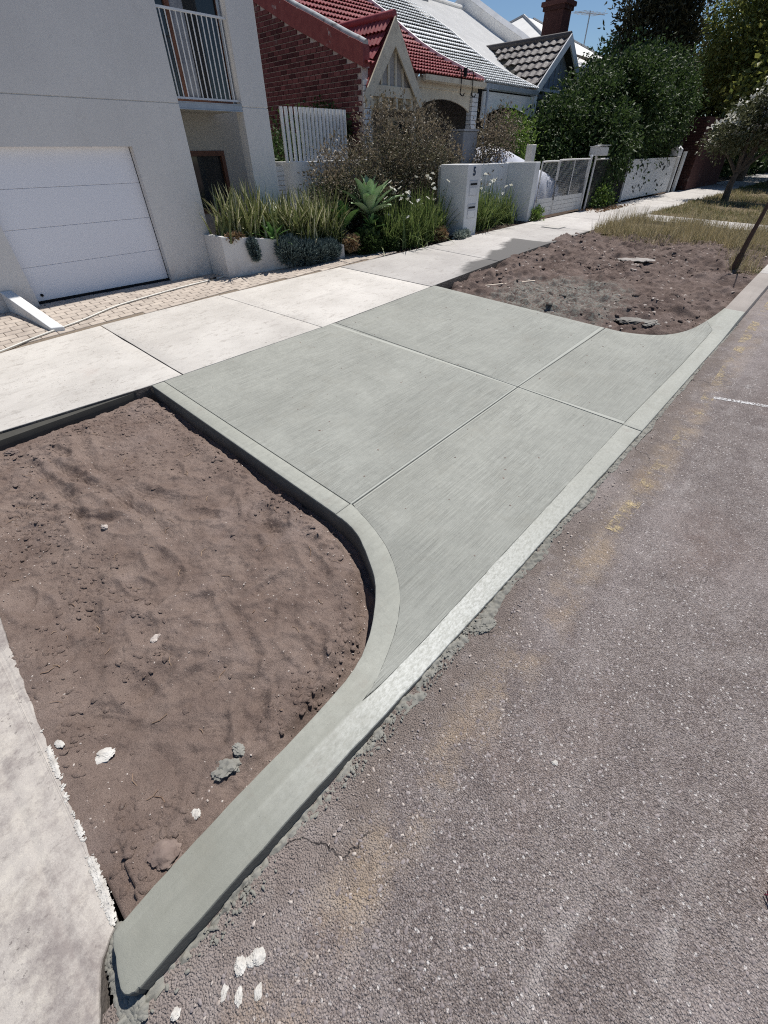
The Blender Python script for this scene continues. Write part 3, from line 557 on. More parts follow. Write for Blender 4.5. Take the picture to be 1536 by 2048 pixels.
for line, w, dpt in (([(-4.7, 0.37), (-3.7, 0.59), (-3.0, 0.645), (-2.35, 0.70), (-1.9, 0.62)], 0.055, 0.030), ([(-4.3, -0.04), (-3.16, 0.60), (-2.3, 0.86)], 0.04, 0.022), ([(-2.1, 0.63), (-1.83, 0.57), (-1.55, 0.50)], 0.04, 0.03), ([(-2.0, 0.1), (-1.5, 0.45)], 0.03, 0.022), ([(-3.6, 1.1), (-2.7, 1.0)], 0.05, 0.02), ([(-5.2, 0.75), (-4.4, 0.62), (-3.6, 0.72), (-2.9, 0.98), (-2.3, 1.25)], 0.06, 0.026), ([(-4.9, 0.2), (-4.0, 0.28), (-3.2, 0.18), (-2.5, -0.1)], 0.055, 0.026), ([(-2.6, 1.3), (-1.9, 1.05), (-1.5, 0.75), (-1.3, 0.35)], 0.05, 0.024), ([(-3.3, -0.1), (-2.4, 0.25)], 0.05, 0.018), ([(-1.9, -0.3), (-1.35, 0.1)], 0.05, 0.02)):
    d = distline(X + 0.04 * fbm(X, Y, 3, 2, 6), Y + 0.04 * fbm(X, Y, 3, 2, 7), line); k_ = np.clip(0.6 + 2 * fbm(X, Y, 2.5, 2, 3), 0, 1) * 1.0; Z -= k_ * dpt * (1 + 0.25 * np.sin(d * 260 + 3 * fbm(X, Y, 4, 2, 1))) * np.exp(-(d / w) ** 2); Z += k_ * dpt * 0.6 * np.exp(-((d - w * 1.7) / (w * 0.6)) ** 2)
for _ in range(48):   # boot prints and shovel dents
    cx, cy = random.uniform(-5.1, -1.2), random.uniform(-0.35, 1.3); a = random.random() * 6.28; dx = (X - cx) * math.cos(a) + (Y - cy) * math.sin(a); dy = -(X - cx) * math.sin(a) + (Y - cy) * math.cos(a)
    q = (dx / random.uniform(0.12, 0.2)) ** 2 + (dy / random.uniform(0.05, 0.09)) ** 2; Z += random.uniform(-0.024, -0.010) * np.exp(-q ** 2) + 0.009 * np.exp(-((np.sqrt(q) - 1.35) / 0.25) ** 2)
# clods pushed up along the trench
cl = np.clip(fbm(X, Y, 26, 3, 0), 0, 1) * 0.05; Z += 0.009 * fbm(X, Y, 34, 3, 2); Z += cl * (np.exp(-((dl - 0.20) / 0.10) ** 2) * np.clip(0.4 + fbm(X, Y, 2.2, 2, 4) * 3, 0, 1) + 0.25 * np.clip(fbm(X, Y, 1.3, 2, 2) * 3, 0, 1))
Z = np.where(soil_cap, np.minimum(Z, gz(X, Y) - 0.010), Z); Z -= 0.15 * sst((-0.535 - Y) / 0.02) * (X > -1.15)
tag(grid('soil_verge', X, Y, Z, SOIL), kind='structure')
def soil_z(x, y): 
    i = int(np.clip((x - xs_[0]) / 0.0125, 0, NZ.shape[0] - 1)); j = int(np.clip((y - ys_[0]) / 0.0125, 0, NZ.shape[1] - 1)); return float(NZ[i, j])
xs_, ys_, NZ = xs, ys, Z
xs = np.arange(-5.30, -0.86, 0.028); ys = np.arange(6.6, 14.2, 0.028); X, Y = np.meshgrid(xs, ys, indexing='ij')
rdg = np.abs(fbm(X, Y, 1.5, 4, 3))
Z = gz(X, Y) - 0.045 + 0.14 * fbm(X, Y, 0.8, 3, 4) - 0.16 * rdg + 0.03 + 0.095 * fbm(X, Y, 3.6, 4, 6) + 0.080 * np.clip(fbm(X, Y, 9, 3, 7), -0.2, 1)
dl = distline(X, Y, [(-5.2, 7.05), (-1.998, 6.915)] + [tuple(q) for q in rc]); Z -= 0.05 * np.exp(-(dl / 0.16) ** 2); Z = np.where(dl < 0.25, np.minimum(Z, gz(X, Y) - 0.03), Z)
Z -= 0.07 * np.exp(-(np.abs(X + 5.2) / 0.25) ** 2) * sst((10.5 - Y) / 2); Z += 0.03 * sst((Y - 11) / 2)
Z = np.where((Y < 7.12) & (X < -1.4), np.minimum(Z, gz(X, Y) - 0.05), Z); Z = np.where(X > -1.0, np.minimum(Z, gz(X, Y) + 0.03), Z)
tag(grid('dug_soil_verge', X, Y, Z, SOIL2), kind='structure'); FX, FY, FZ = xs, ys, Z
def fsoil(x, y): return FZ[np.clip(((x - FX[0]) / 0.028).astype(int), 0, FZ.shape[0] - 1), np.clip(((y - FY[0]) / 0.028).astype(int), 0, FZ.shape[1] - 1)]
xs = np.linspace(-5.3, -0.86, 30); ys = np.arange(14.0, 70, 0.25); X, Y = np.meshgrid(xs, ys, indexing='ij')
Z = gz(X, Y) - 0.02 + 0.05 * fbm(X, Y, 1.1, 3, 2) - 0.10 * np.exp(-((Y - 18.1) / 1.0) ** 4)
tag(grid('grass_verge_ground', X, Y, Z, m_soil('verge_soil', (0.15, 0.115, 0.075), (0.20, 0.16, 0.10), (0.09, 0.07, 0.045))), kind='structure')
xs = np.concatenate([np.linspace(-40, -13, 8), np.linspace(-12, -7.05, 26)]); ys = np.arange(6.5, 70, 0.5); X, Y = np.meshgrid(xs, ys, indexing='ij')
tag(grid('garden_ground', X, Y, gz(X, Y) - 0.03 + 0.04 * fbm(X, Y, 1.5, 3, 5), m_soil('garden_soil', (0.06, 0.045, 0.035), (0.09, 0.065, 0.05), (0.03, 0.024, 0.02))), kind='structure')

# ------------------------------------------------------------------ brick paving in front of the garage
def pz(x, y):      # twisted strip: follows the footpath on one side, level at the garage on the other
    t = sst((-x - 7.9) / 1.4); return gz(x, y) * (1 - t) + 0.478 * t + 0.002
pv = struct('brick_paving', (-8.6, 3, 0.4))
xs = np.linspace(-12, -7.5, 24); ys = np.linspace(-6, 8.2, 40); X, Y = np.meshgrid(xs, ys, indexing='ij')
grid('bedding_sand', X, Y, pz(X, Y) - 0.012, plain('sand_joint', (0.22, 0.18, 0.14), (0.16, 0.13, 0.10), 20, 0.95, 90, 0.5), pv)
pm = MB().box(-0.055, 0.055, -0.112, 0.112, -0.03, 0.0, 0.006); pme = pm.build('paver', PAVER); pmesh = pme.data; bpy.data.objects.remove(pme)
plist = []
for i in range(22):
    x = -9.75 + i * 0.116
    for j in range(-2, 36):
        y = 0.30 + j * 0.231 + (0.115 if i % 2 else 0)
        if x > fo(y) - 0.07 or y > 5.15 + 0 * x and x < -8.5 or y < -0.2: continue
        if x < -8.62 + 0.19 * (y - 5) * 0 and y > 5.1: continue
        plist.append((x, y))
plist.sort(key=lambda p: p[0] ** 2 + p[1] ** 2 + (1000 if p[1] < 0.5 and p[0] < -8.6 else 0))
rest = MB()
for k, (x, y) in enumerate(plist):
    nx = -(pz(x + .05, y) - pz(x - .05, y)) / .1; ny = -(pz(x, y + .05) - pz(x, y - .05)) / .1
    Mx = Matrix.Translation((x, y, float(pz(x, y)) + random.uniform(-.0015, .0015))) @ Vector((nx, ny, 1)).to_track_quat('Z', 'Y').to_matrix().to_4x4()
    Mx = Matrix.Translation((x, y, float(pz(x, y)) + random.uniform(-.0015, .0015))) @ Matrix.Rotation(-ny, 4, 'X') @ Matrix.Rotation(nx, 4, 'Y')
    if k < 300: inst('paver', pmesh, pv, Mx)
    else: rest.add([Mx @ v.co for v in pmesh.vertices], [tuple(p.vertices) for p in pmesh.polygons])
if rest.v: tag(rest.build('pavers_beyond', PAVER, pv), kind='stuff')
#@@BUILD
# ------------------------------------------------------------------ modern grey house with garage
FA = -9.30; GB = 0.478
ha = thing('grey_house', 'modern grey rendered house with white garage door and small balcony', 'house', (FA, 3, GB))
wall = MB()
def wb(y0, y1, z0, z1, x1=FA, x0=FA - 0.25): wall.box(x0, x1, y0, y1, z0, z1)
wb(-5, 1.74, 0.1, 3.016); wb(1.74, 4.035, 2.47, 3.016); wb(4.035, 5.035, 0.1, 3.016); wb(-5, 5.035, 3.030, 7.2)
wb(-5, 5.035, 3.010, 3.036, FA - 0.012, FA - 0.2)
wall.box(-16, FA - 0.2501, -5, 4.80, 4.9, 7.2); wall.box(-16, FA - 0.5, -5, 4.80, 2.6, 4.9)
wall.build('wall', RENDER, ha)
pl = MB(); pl.box(FA - 0.235, FA, 6.295, 6.87, 0.1, 3.016); pl.box(FA - 0.235, FA, 6.295, 6.87, 3.030, 7.2); pl.box(FA - 0.22, FA - 0.012, 6.307, 6.858, 3.010, 3.036)
pl.build('pillar', RENDER, ha, bevel=0.006)
al = MB()
def hole(m, x0, x1, y0, y1, z0, z1, a0, a1, b0, b1):
    m.box(x0, x1, y0, a0, z0, z1); m.box(x0, x1, a1, y1, z0, z1); m.box(x0, x1, a0, a1, z0, b0); m.box(x0, x1, a0, a1, b1, z1)
hole(al, -10.55, -10.30, 5.035, 7.3, 0.1, 3.0, 5.42, 6.32, 1.40, 2.42)
al.box(-10.30, FA - 0.2502, 4.80, 5.03, 0.1, 7.2)
hole(al, -10.55, -10.30, 5.035, 7.3, 3.0, 7.2, 5.45, 6.85, 3.12, 5.3)
al.box(-16, -10.751, 4.81, 7.3, 2.6, 7.2)
al.build('recess_wall', RENDERW, ha)
w = MB(); hole(w, -10.38, -10.27, 5.42, 6.32, 1.40, 2.42, 5.50, 6.24, 1.48, 2.335); wf = w.build('window', TIMBER, ha, bevel=0.004)
MB().box(-10.36, -10.345, 5.50, 6.24, 1.48, 2.335).build('pane', GLASS, wf); MB().box(-10.62, -10.60, 5.3, 6.4, 1.3, 2.5).build('blind', BLACK, wf)
# garage door of four sectional panels
gd = MB(); gd.box(FA - 0.20, FA - 0.165, 1.72, 4.05, 0.40, 2.6); gdo = gd.build('garage_door', plain('panel_gap', (0.5, 0.5, 0.54)), ha)
zz = [0.515, 1.0, 1.50, 1.995, 2.475]
for a, b in zip(zz[:-1], zz[1:]): MB().box(FA - 0.164, FA - 0.135, 1.742, 4.033, a + 0.002, b - 0.001, 0.003).build('panel', DOORW, gdo)
MB().box(FA - 0.16, FA - 0.11, 1.742, 4.033, 0.483, 0.512).build('rubber_seal', BLACK, gdo)
MB().tube([(FA - 0.136, 1.86, 0.60), (FA - 0.115, 1.86, 0.60)], 0.022, 10).build('lock', BLACK, gdo, 40)
jm = MB(); jm.box(FA - 0.134, FA - 0.128, 4.026, 4.034, 0.49, 2.465); jm.build('side_seal', BLACK, gdo)
# balcony
sb = MB(); sb.box(-10.30, FA - 0.05, 5.036, 6.294, 2.97, 3.06); sb.build('balcony_slab', RENDERW, ha)
ch = MB(); ch.box(FA - 0.05, FA - 0.012, 5.037, 6.293, 2.965, 3.045); ch.box(FA - 0.05, FA - 0.002, 5.037, 6.293, 3.045, 3.056); ch.box(FA - 0.05, FA - 0.002, 5.037, 6.293, 2.955, 2.966); ch.build('steel_edge_channel', GALV, ha)
blo = MB().box(FA - 0.085, FA - 0.055, 5.037, 6.293, 4.105, 4.135).build('balustrade', STEELW, ha, bevel=0.003); MB().box(FA - 0.085, FA - 0.055, 5.037, 6.293, 3.09, 3.115).build('bottom_rail', STEELW, blo)
for k in range(13):
    y = 5.115 + k * 0.0905; MB().box(FA - 0.077, FA - 0.063, y - 0.007, y + 0.007, 3.114, 4.106).build('bar', STEELW, blo)
bd = MB(); hole(bd, -10.40, -10.28, 5.45, 6.85, 3.12, 5.3, 5.53, 6.77, 3.19, 5.22); bd.box(-10.39, -10.29, 5.74, 5.83, 3.19, 5.22); bdo = bd.build('balcony_door', TIMBER, ha)
MB().box(-10.35, -10.335, 5.53, 6.77, 3.19, 5.22).build('pane', GLASS, bdo); MB().box(-10.34, -10.33, 5.83, 6.1, 3.19, 5.0).build('curtain', CURTAIN, bdo)
dp = MB(); dp.tube([(FA - 0.18, 6.26, 3.06), (FA - 0.18, 6.26, 7.0)], 0.028, 10); dp.build('downpipe', GALV, ha, 40)
# sloping wing wall beside the driveway
ww = thing('wing_wall', 'sloping white rendered wing wall left of the garage', 'wall', (-8.6, 1.6, 0.35))
m = MB(); m.add([(-8.20, 1.525, 0.15), (-8.13, 1.69, 0.15), (-9.29, 1.47, 0.15), (-9.29, 1.31, 0.15), (-8.20, 1.525, 0.385), (-8.13, 1.69, 0.385), (-9.29, 1.47, 0.765), (-9.29, 1.31, 0.765)], [(0, 1, 5, 4), (1, 2, 6, 5), (2, 3, 7, 6), (3, 0, 4, 7), (4, 5, 6, 7), (3, 2, 1, 0)]); m.build('rendered_wall', WHITE, ww, bevel=0.012)
# ------------------------------------------------------------------ planter
pt = thing('planter', 'low grey rendered planter wall full of strappy plants beside the garage', 'planter', (-8.6, 6, 0.5))
fl = [(-8.66, 4.905), (-8.52, 5.78), (-8.33, 6.70), (-8.06, 7.50)]; tops = [1.165, 1.06, 0.93, 0.80]
m = MB(); vv = []; ff = []
for k, ((x, y), zt_) in enumerate(zip(fl, tops)):
    b = float(pz(x, y)) - 0.15; vv += [(x, y, b), (x, y, zt_), (x - 0.11, y, zt_), (x - 0.11, y, b)]
for k in range(3):
    for j in range(4): ff.append((k * 4 + j, k * 4 + (j + 1) % 4, k * 4 + 4 + (j + 1) % 4, k * 4 + 4 + j))
ff += [(0, 1, 2, 3), (15, 14, 13, 12)]
m.add(vv, ff); m.build('front_wall', RENDER, pt, bevel=0.01)
MB().box(-9.29, -8.77, 4.905, 5.02, 0.3, 1.16).build('side_wall', RENDER, pt, bevel=0.01)
m = MB(); m.add([(-8.76, 5.0, 1.08), (-8.62, 5.78, 0.98), (-8.43, 6.70, 0.86), (-8.16, 7.5, 0.72), (-9.8, 7.5, 0.85), (-9.29, 6.9, 1.0), (-9.29, 5.0, 1.08)], [(0, 1, 2, 3, 4, 5, 6)]); m.build('potting_soil', SOIL2, pt)
# ------------------------------------------------------------------ louvre side gate, curved wall with pole screen
lg = thing('louvre_gate', 'small white horizontal slat gate between the grey house and the pole screen', 'gate', (-9.9, 7.2, 0.6))
for k in range(18): MB().box(-9.93, -9.905, 6.93, 7.52, 0.62 + k * 0.085, 0.62 + k * 0.085 + 0.072).build('slat', STEELW, lg)
m = MB(); m.box(-9.96, -9.93, 6.90, 6.96, 0.55, 2.16); m.box(-9.96, -9.93, 7.50, 7.56, 0.55, 2.16); m.build('frame', STEELW, lg)
cw = thing('curved_wall', 'white rendered wall bending back from the street under the round white poles', 'wall', (-9.6, 8.2, 0.6))
path = smoothline([(-10.35, 7.46), (-9.95, 7.50), (-9.66, 7.62), (-9.55, 7.95), (-9.53, 8.5), (-9.53, 9.3), (-9.53, 10.2)], 4)
vv = []; ff = []
for k, p in enumerate(path):
    q0 = path[max(k - 1, 0)]; q1 = path[min(k + 1, len(path) - 1)]; d = (q1 - q0) / np.linalg.norm(q1 - q0); nrm = np.array([d[1], -d[0]]); i_ = p - nrm * 0.18
    vv += [(p[0], p[1], 0.4), (p[0], p[1], 2.22), (i_[0], i_[1], 2.22), (i_[0], i_[1], 0.4)]
for k in range(len(path) - 1):
    for j in range(4): ff.append((k * 4 + j, k * 4 + (j + 1) % 4, k * 4 + 4 + (j + 1) % 4, k * 4 + 4 + j))
n4 = (len(path) - 1) * 4; ff += [(0, 1, 2, 3), (n4 + 3, n4 + 2, n4 + 1, n4)]
m = MB(); m.add(vv, ff); m.build('rendered_wall', WHITE, cw, smooth=35, bevel=0.01)
ps = thing('pole_screen', 'row of upright round white poles standing on the curved wall', 'screen', (-9.6, 8.3, 2.22))
for k in range(17):
    y = 7.50 + k * 0.107; x = -9.73 + 0.10 * sst((y - 7.45) / 0.5) + 0.01
    MB().tube([(x, y, 2.2), (x, y, 3.10)], 0.036, 10).build('pole', STEELW, ps, 40)
# ------------------------------------------------------------------ brick cottage pair (red half, white half)
YB, YM, YE = 10.70, 16.0, 19.55
PX = [-10.32, -10.42, -11.28, -12.10, -12.83, -13.60, -14.25, -15.4, -18.5]; PZ = [3.975, 4.010, 4.328, 4.644, 4.971, 5.385, 5.76, 6.33, 7.95]
def rz(x): return float(np.interp(-x, [-p for p in PX], PZ))
def place(udir, vdir, org):
    u = Vector(udir).normalized(); v = Vector(vdir).normalized(); n = u.cross(v).normalized(); v = n.cross(u)
    M = Matrix((u, v, n)).transposed().to_4x4(); M.translation = Vector(org); return M
def tile_mesh(name, w, L, amp, mat, waves=2, seg=5, lift=0.03):
    n = waves * seg + 1; v = []; f = []
    for (vv_, dz) in ((L, -0.005), (0.0, 0.0), (0.006, -0.024)):
        for i in range(n):
            u = w * i / (n - 1); a = amp * (0.5 + 0.5 * math.cos(2 * math.pi * waves * i / (n - 1))) ** 0.8
            v.append((u, vv_, a + lift * (1 - vv_ / L) + dz))
    for r in range(2):
        for i in range(n - 1): f.append((r * n + i, (r + 1) * n + i, (r + 1) * n + i + 1, r * n + i + 1))
    me = mesh(name, v, f); me.polygons.foreach_set('use_smooth', np.ones(len(me.polygons), dtype=bool)); me.set_sharp_from_angle(angle=R(45)); me.materials.append(mat); return me
def tiles(parent, me, mats, cap, mat):
    rest = MB()
    for k, M in enumerate(mats):
        if k < cap: inst('tile', me, parent, M)
        else: rest.add([M @ v.co for v in me.vertices], [tuple(p.vertices) for p in me.polygons])
    if rest.v:
        o = rest.build('roof_tiles', mat, parent, smooth=45); tag(o, kind='stuff')
def roofrows(pitch, xmin):
    rows = []; x, z = PX[0], PZ[0]
    while x > xmin:
        rows.append((x, z)); 
        xn = x
        while math.hypot(xn - x, rz(xn) - z) < pitch: xn -= 0.005
        x, z = xn, rz(xn)
    rows.append((x, z)); return rows
def roof_sheet(name, y0, y1, xmin, mat, parent, dz=-0.02):
    pr = [(x, z) for x, z in [(-10.75, rz(-10.75))] + list(zip(PX, PZ))[2:] if x >= xmin] + [(xmin, rz(xmin))]
    m = MB(); poly = [(x, z + dz) for x, z in pr] + [(x, z + dz - 0.08) for x, z in reversed(pr)]
    m.prism(poly, 'y', y0, y1); return m.build(name, mat, parent)
hb = thing('red_brick_cottage', 'red brick cottage with maroon tiled roof and cream timber porch gable', 'house', (-11.5, 13.3, 0.65))
rb = roof_sheet('roof', YB + 0.02, YM - 0.03, -16.6, REDP, hb)
tm = tile_mesh('tile', 0.262, 0.37, 0.034, TRED, 2, 5, 0.055)
mats = []; rows = roofrows(0.335, -16.2)
for (x0, z0), (x1, z1) in zip(rows[:-1], rows[1:]):
    for j in range(20):
        y = YB + 0.02 + j * 0.2625
        if y + 0.26 > YM: continue
        if 11.80 - 1.12 < y + 0.13 < 11.80 + 1.12 and z0 < 4.86 - abs(y + 0.13 - 11.80) * 1.18 + 0.02: continue
        mats.append(place((0, 1, 0), (x1 - x0, 0, z1 - z0), (x0, y, z0)))
mats.sort(key=lambda M: M.translation.length); tiles(rb, tm, mats, 300, TRED)
# side wall of separate bricks
sw = MB(); sw.prism([(-10.47, 0.4), (-10.47, 4.02)] + [(x, rz(x) + 0.06) for x in (-11.28, -12.1, -12.83, -13.6, -14.25, -15.4, -16.6)] + [(-16.6, 0.4)], 'y', YB + 0.012, YB + 0.22)
swo = sw.build('side_wall', BRMORT, hb)
bme = MB().box(-0.1115, 0.1115, -0.03, 0.0, -0.0405, 0.0405, 0.005).build('brick', BRICK); bmesh_ = bme.data; bpy.data.objects.remove(bme)
bl_ = []
def vz(x): return float(np.interp(-x, [10.3, 10.46, 10.825, 11.5, 12.2, 12.76, 13.13, 14.3, 16.6], [4.30, 4.379, 4.498, 4.753, 5.018, 5.219, 5.367, 5.86, 6.9]))
for r in range(46):
    z = 1.75 + r * 0.098
    for c in range(26):
        x = -10.62 - c * 0.240 - (0.12 if r % 2 else 0)
        if z + 0.05 < vz(x + 0.12) - 0.33 and x > -16.4: bl_.append((x, z))
bl_.sort(key=lambda p: (0 if (p[1] > 2.35 and p[0] > -14.7) else 1, p[1] < 2.9, -p[0]))
rest = MB()
for k, (x, z) in enumerate(bl_):
    M = Matrix.Translation((x, YB + 0.0118 + random.uniform(-.003, .002), z)) @ Matrix.Rotation(random.uniform(-.008, .008), 4, 'Y')
    if k < 300: inst('brick', bmesh_, swo, M)
    else: rest.add([M @ v.co for v in bmesh_.vertices], [tuple(p.vertices) for p in bmesh_.polygons])
tag(rest.build('bricks_beyond', BRICK, swo), kind='stuff')
# parapet: red painted band with a metal coping that follows the bell-cast
xsv = np.arange(-10.38, -16.61, -0.2); band = [(x, vz(x)) for x in xsv] + [(x, vz(x) - 0.40) for x in reversed(xsv)]
pa = MB().prism(band, 'y', YB - 0.035, YB + 0.20).build('parapet', REDP, hb)
m = MB(); m.tube([(x, YB + 0.08, vz(x) - 0.005) for x in xsv], 0.085, 12); m.build('coping', COPING, pa, 40)
# painted corner pier in courses, posts, porch
m = MB()
for k in range(30): m.box(-10.62, -10.42, YB + 0.02, YB + 0.24, 0.6 + k * 0.105, 0.6 + k * 0.105 + 0.095, 0.006)
m.build('corner_pier', WHITE, hb)
m = MB()
for k in range(30): m.box(-10.62, -10.42, YM - 0.42, YM - 0.10, 0.6 + k * 0.105, 0.6 + k * 0.105 + 0.095, 0.006)
m.build('party_pier', WHITE, hb)
for y in (YB + 0.31, 12.82): MB().box(-10.58, -10.48, y - 0.05, y + 0.05, 0.6, 3.86).build('post', CREAM, hb, bevel=0.008)
def arch(y0, y1, ztop, zs, rise, x0, x1, mat, parent, name='arched_valance'):
    n = 14; p = [(y0, ztop)] + [(y0 + (y1 - y0) * k / n, zs + rise * math.sin(math.pi * k / n) ** 0.75) for k in range(n + 1)] + [(y1, ztop)]
    return MB().prism(p, 'x', x0, x1).build(name, mat, parent)
arch(YB + 0.37, 12.76, 3.60, 3.24, 0.20, -10.56, -10.51, CREAM, hb); arch(12.88, YM - 0.43, 3.74, 3.30, 0.24, -10.56, -10.51, CREAM, hb)
MB().box(-10.58, -10.48, 12.88, YM - 0.08, 3.73, 3.94).build('verandah_beam', CREAM, hb, bevel=0.006)
g = MB(); g.prism([(-10.22, 3.97), (-10.34, 3.97), (-10.34, 3.87), (-10.30, 3.83), (-10.23, 3.86)], 'y', 12.95, YM - 0.05); g.build('gutter', CREAM, hb)
for k in range(9):
    y = 13.15 + k * 0.30; MB().beam((-10.34, y, 3.86), (-10.60, y, 3.97), 0.05, 0.09).build('rafter_end', CREAM, hb)
MB().box(-12.2, -12.05, YB + 0.23, YM, 0.6, 3.9).build('porch_back_wall', plain('porch_wall', (0.20, 0.18, 0.16)), hb)  # wall colour darkened to deepen the porch shade
MB().box(-12.06, -10.56, YB + 0.23, YM, 3.70, 3.74).build('porch_ceiling', CREAM, hb)
m = MB(); hole(m, -12.05, -11.98, 11.2, 12.2, 0.75, 3.3, 11.28, 12.12, 0.76, 3.22); do = m.build('front_door', TIMBER, hb); MB().box(-12.04, -12.01, 11.28, 12.12, 0.76, 3.22).build('door_leaf', plain('door_dark', (0.045, 0.05, 0.055), None, 5, 0.4), do)
m = MB(); hole(m, -12.05, -11.98, 13.3, 15.1, 1.3, 3.2, 13.4, 15.0, 1.4, 3.1); wo = m.build('front_window', CREAM, hb); MB().box(-12.04, -12.02, 13.4, 15.0, 1.4, 3.1).build('pane', GLASS, wo)
# small street gable
GY, GZ0, GA = 11.80, 3.66, 4.86; GX = -10.36; HW = 1.02
gb = thing_gable = MB(); sl_ = (GA - GZ0) / HW
def gabl(y, off=0.0): return GA - off - abs(y - GY) * sl_
bgs = []
for s in (-1, 1):
    o = MB(); o.prism([(GY, GA + 0.03), (GY + s * (HW + 0.14), GZ0 - 0.20), (GY + s * (HW + 0.06), GZ0 - 0.42), (GY + s * (HW - 0.16), GZ0 - 0.20), (GY, GA - 0.47)], 'x', GX, GX + 0.045); bgs.append(o.build('bargeboard', CREAM, hb, bevel=0.004))
MB().prism([(GY, GA - 0.25), (GY + HW * 0.83, GZ0 - 0.04), (GY - HW * 0.83, GZ0 - 0.04)], 'x', GX - 0.16, GX - 0.11).build('gable_panel', plain('roughcast', (0.44, 0.42, 0.39), (0.36, 0.34, 0.32), 14, 0.95, 60, 0.8, 0.02), hb)
for k, y in enumerate((-0.42, -0.14, 0.14, 0.42)): MB().box(GX - 0.11, GX - 0.07, GY + y - 0.03, GY + y + 0.03, GZ0 + 0.02, gabl(GY + y, 0.33)).build('batten', CREAM, hb)
MB().box(GX - 0.12, GX - 0.05, GY - 0.95, GY + 0.95, GZ0 - 0.20, GZ0 + 0.02).build('tie_beam', CREAM, hb, bevel=0.006)
for k in range(6): y = GY - 0.80 + k * 0.32; MB().box(GX - 0.16, GX - 0.06, y - 0.045, y + 0.045, GZ0 - 0.42, GZ0 - 0.205).build('bracket', CREAM, hb)
MB().box(GX - 0.20, GX - 0.17, GY - 0.95, GY + 0.95, GZ0 - 0.46, GZ0 - 0.205).build('bracket_board', plain('tan_board', (0.36, 0.27, 0.15)), hb)
tg = tile_mesh('gable_tile', 0.262, 0.37, 0.034, TRED, 2, 5, 0.055); gmats = []; rid = -12.75
for s in (-1, 1):
    L = math.hypot(HW + 0.1, (HW + 0.1) * sl_)
    for r in range(5):
        t = r * 0.335; yy = GY + s * (HW + 0.10) * (1 - t / L); zz_ = GA + 0.03 - (HW + 0.1) * sl_ * (1 - t / L)
        for c in range(10):
            x = GX - 0.262 * c - (0.262 if s < 0 else 0.0) - 0.02
            if zz_ + 0.10 < rz(x) - 0.02: continue
            u = (1, 0, 0) if s < 0 else (-1, 0, 0); M = place(u, (0, -s, sl_), (x, yy, zz_)); gmats.append(M)
gr = MB().prism([(GY, GA), (GY + HW, GZ0 - 0.02), (GY + HW, GZ0 - 0.06), (GY, GA - 0.06), (GY - HW, GZ0 - 0.06), (GY - HW, GZ0 - 0.02)], 'x', GX - 0.01, -12.3).build('gable_roof', REDP, hb); tiles(gr, tg, gmats, 200, TRED)
m = MB(); m.tube([(GX + 0.0, GY, GA + 0.06), (-12.6, GY, GA + 0.06)], 0.085, 10); m.build('ridge_cap', TRED, gr, 40)
# iron scroll brackets hung under the gutter
for y in (14.55, 15.15):
    pts_ = [(-10.35, y, 4.16), (-10.2, y, 4.16), (-10.18, y, 3.95), (-10.18, y, 3.75), (-10.22, y + 0.04, 3.66), (-10.2, y + 0.16, 3.62), (-10.18, y + 0.2, 3.68)]
    MB().tube(smoothline(pts_, 3), 0.016, 6).build('iron_bracket', BLACK, hb, 40)
MB().tube([(-10.2, 14.75, 4.02), (-10.2, 14.75, 4.2)], [0.05, 0.06], 8).build('wire_insulator', BLACK, hb, 40)
hw = thing('white_tiled_cottage', 'cottage half with white painted roof tiles joined to the red one', 'house', (-11.5, 17.8, 0.65))
rw = roof_sheet('roof', YM + 0.01, YE, -17.3, IRONW, hw)
tw = tile_mesh('white_tile', 0.25, 0.36, 0.020, TWHITE, 2, 5, 0.078); wm = []
for (x0, z0), (x1, z1) in zip(roofrows(0.30, -17.2)[:-1], roofrows(0.30, -17.2)[1:]):
    for j in range(14): wm.append(place((0, 1, 0), (x1 - x0, 0, z1 - z0), (x0, YM + 0.03 + j * 0.251, z0)))
wm.sort(key=lambda M: M.translation.length); tiles(rw, tw, wm, 300, TWHITE)
m = MB(); m.prism([(x, rz(x) + 0.13) for x in PX[:-1]] + [(x, rz(x) - 0.05) for x in reversed(PX[:-1])], 'y', YM - 0.05, YM + 0.03); m.build('party_capping', IRONW, rw)
m = MB(); m.prism([(x, rz(x) + 0.10) for x in PX[:-1]] + [(x, rz(x) - 0.05) for x in reversed(PX[:-1])], 'y', YE - 0.02, YE + 0.05); m.build('verge_capping', IRONW, rw)
g = MB(); g.prism([(-10.02, 3.93), (-10.14, 3.93), (-10.14, 3.83), (-10.10, 3.79), (-10.03, 3.82)], 'y', YM + 0.0, YE - 0.1); g.v = [(x - .2, y, z + .04) for x, y, z in g.v]; g.build('gutter', GALV, hw)
arch(YM + 0.05, YE - 0.1, 3.80, 3.12, 0.36, -10.40, -10.34, WHITE, hw); MB().box(-10.44, -10.26, YE - 0.28, YE - 0.08, 0.6, 3.82).build('pier', WHITE, hw)
MB().tube([(-10.18, YM + 0.02, 0.6), (-10.18, YM + 0.02, 3.85)], 0.04, 8).build('downpipe', GALV, hw, 40)
MB().box(-12.2, -12.05, YM + 0.02, YE, 0.6, 3.9).build('porch_back_wall', plain('shade_wall', (0.16, 0.13, 0.12)), hw)
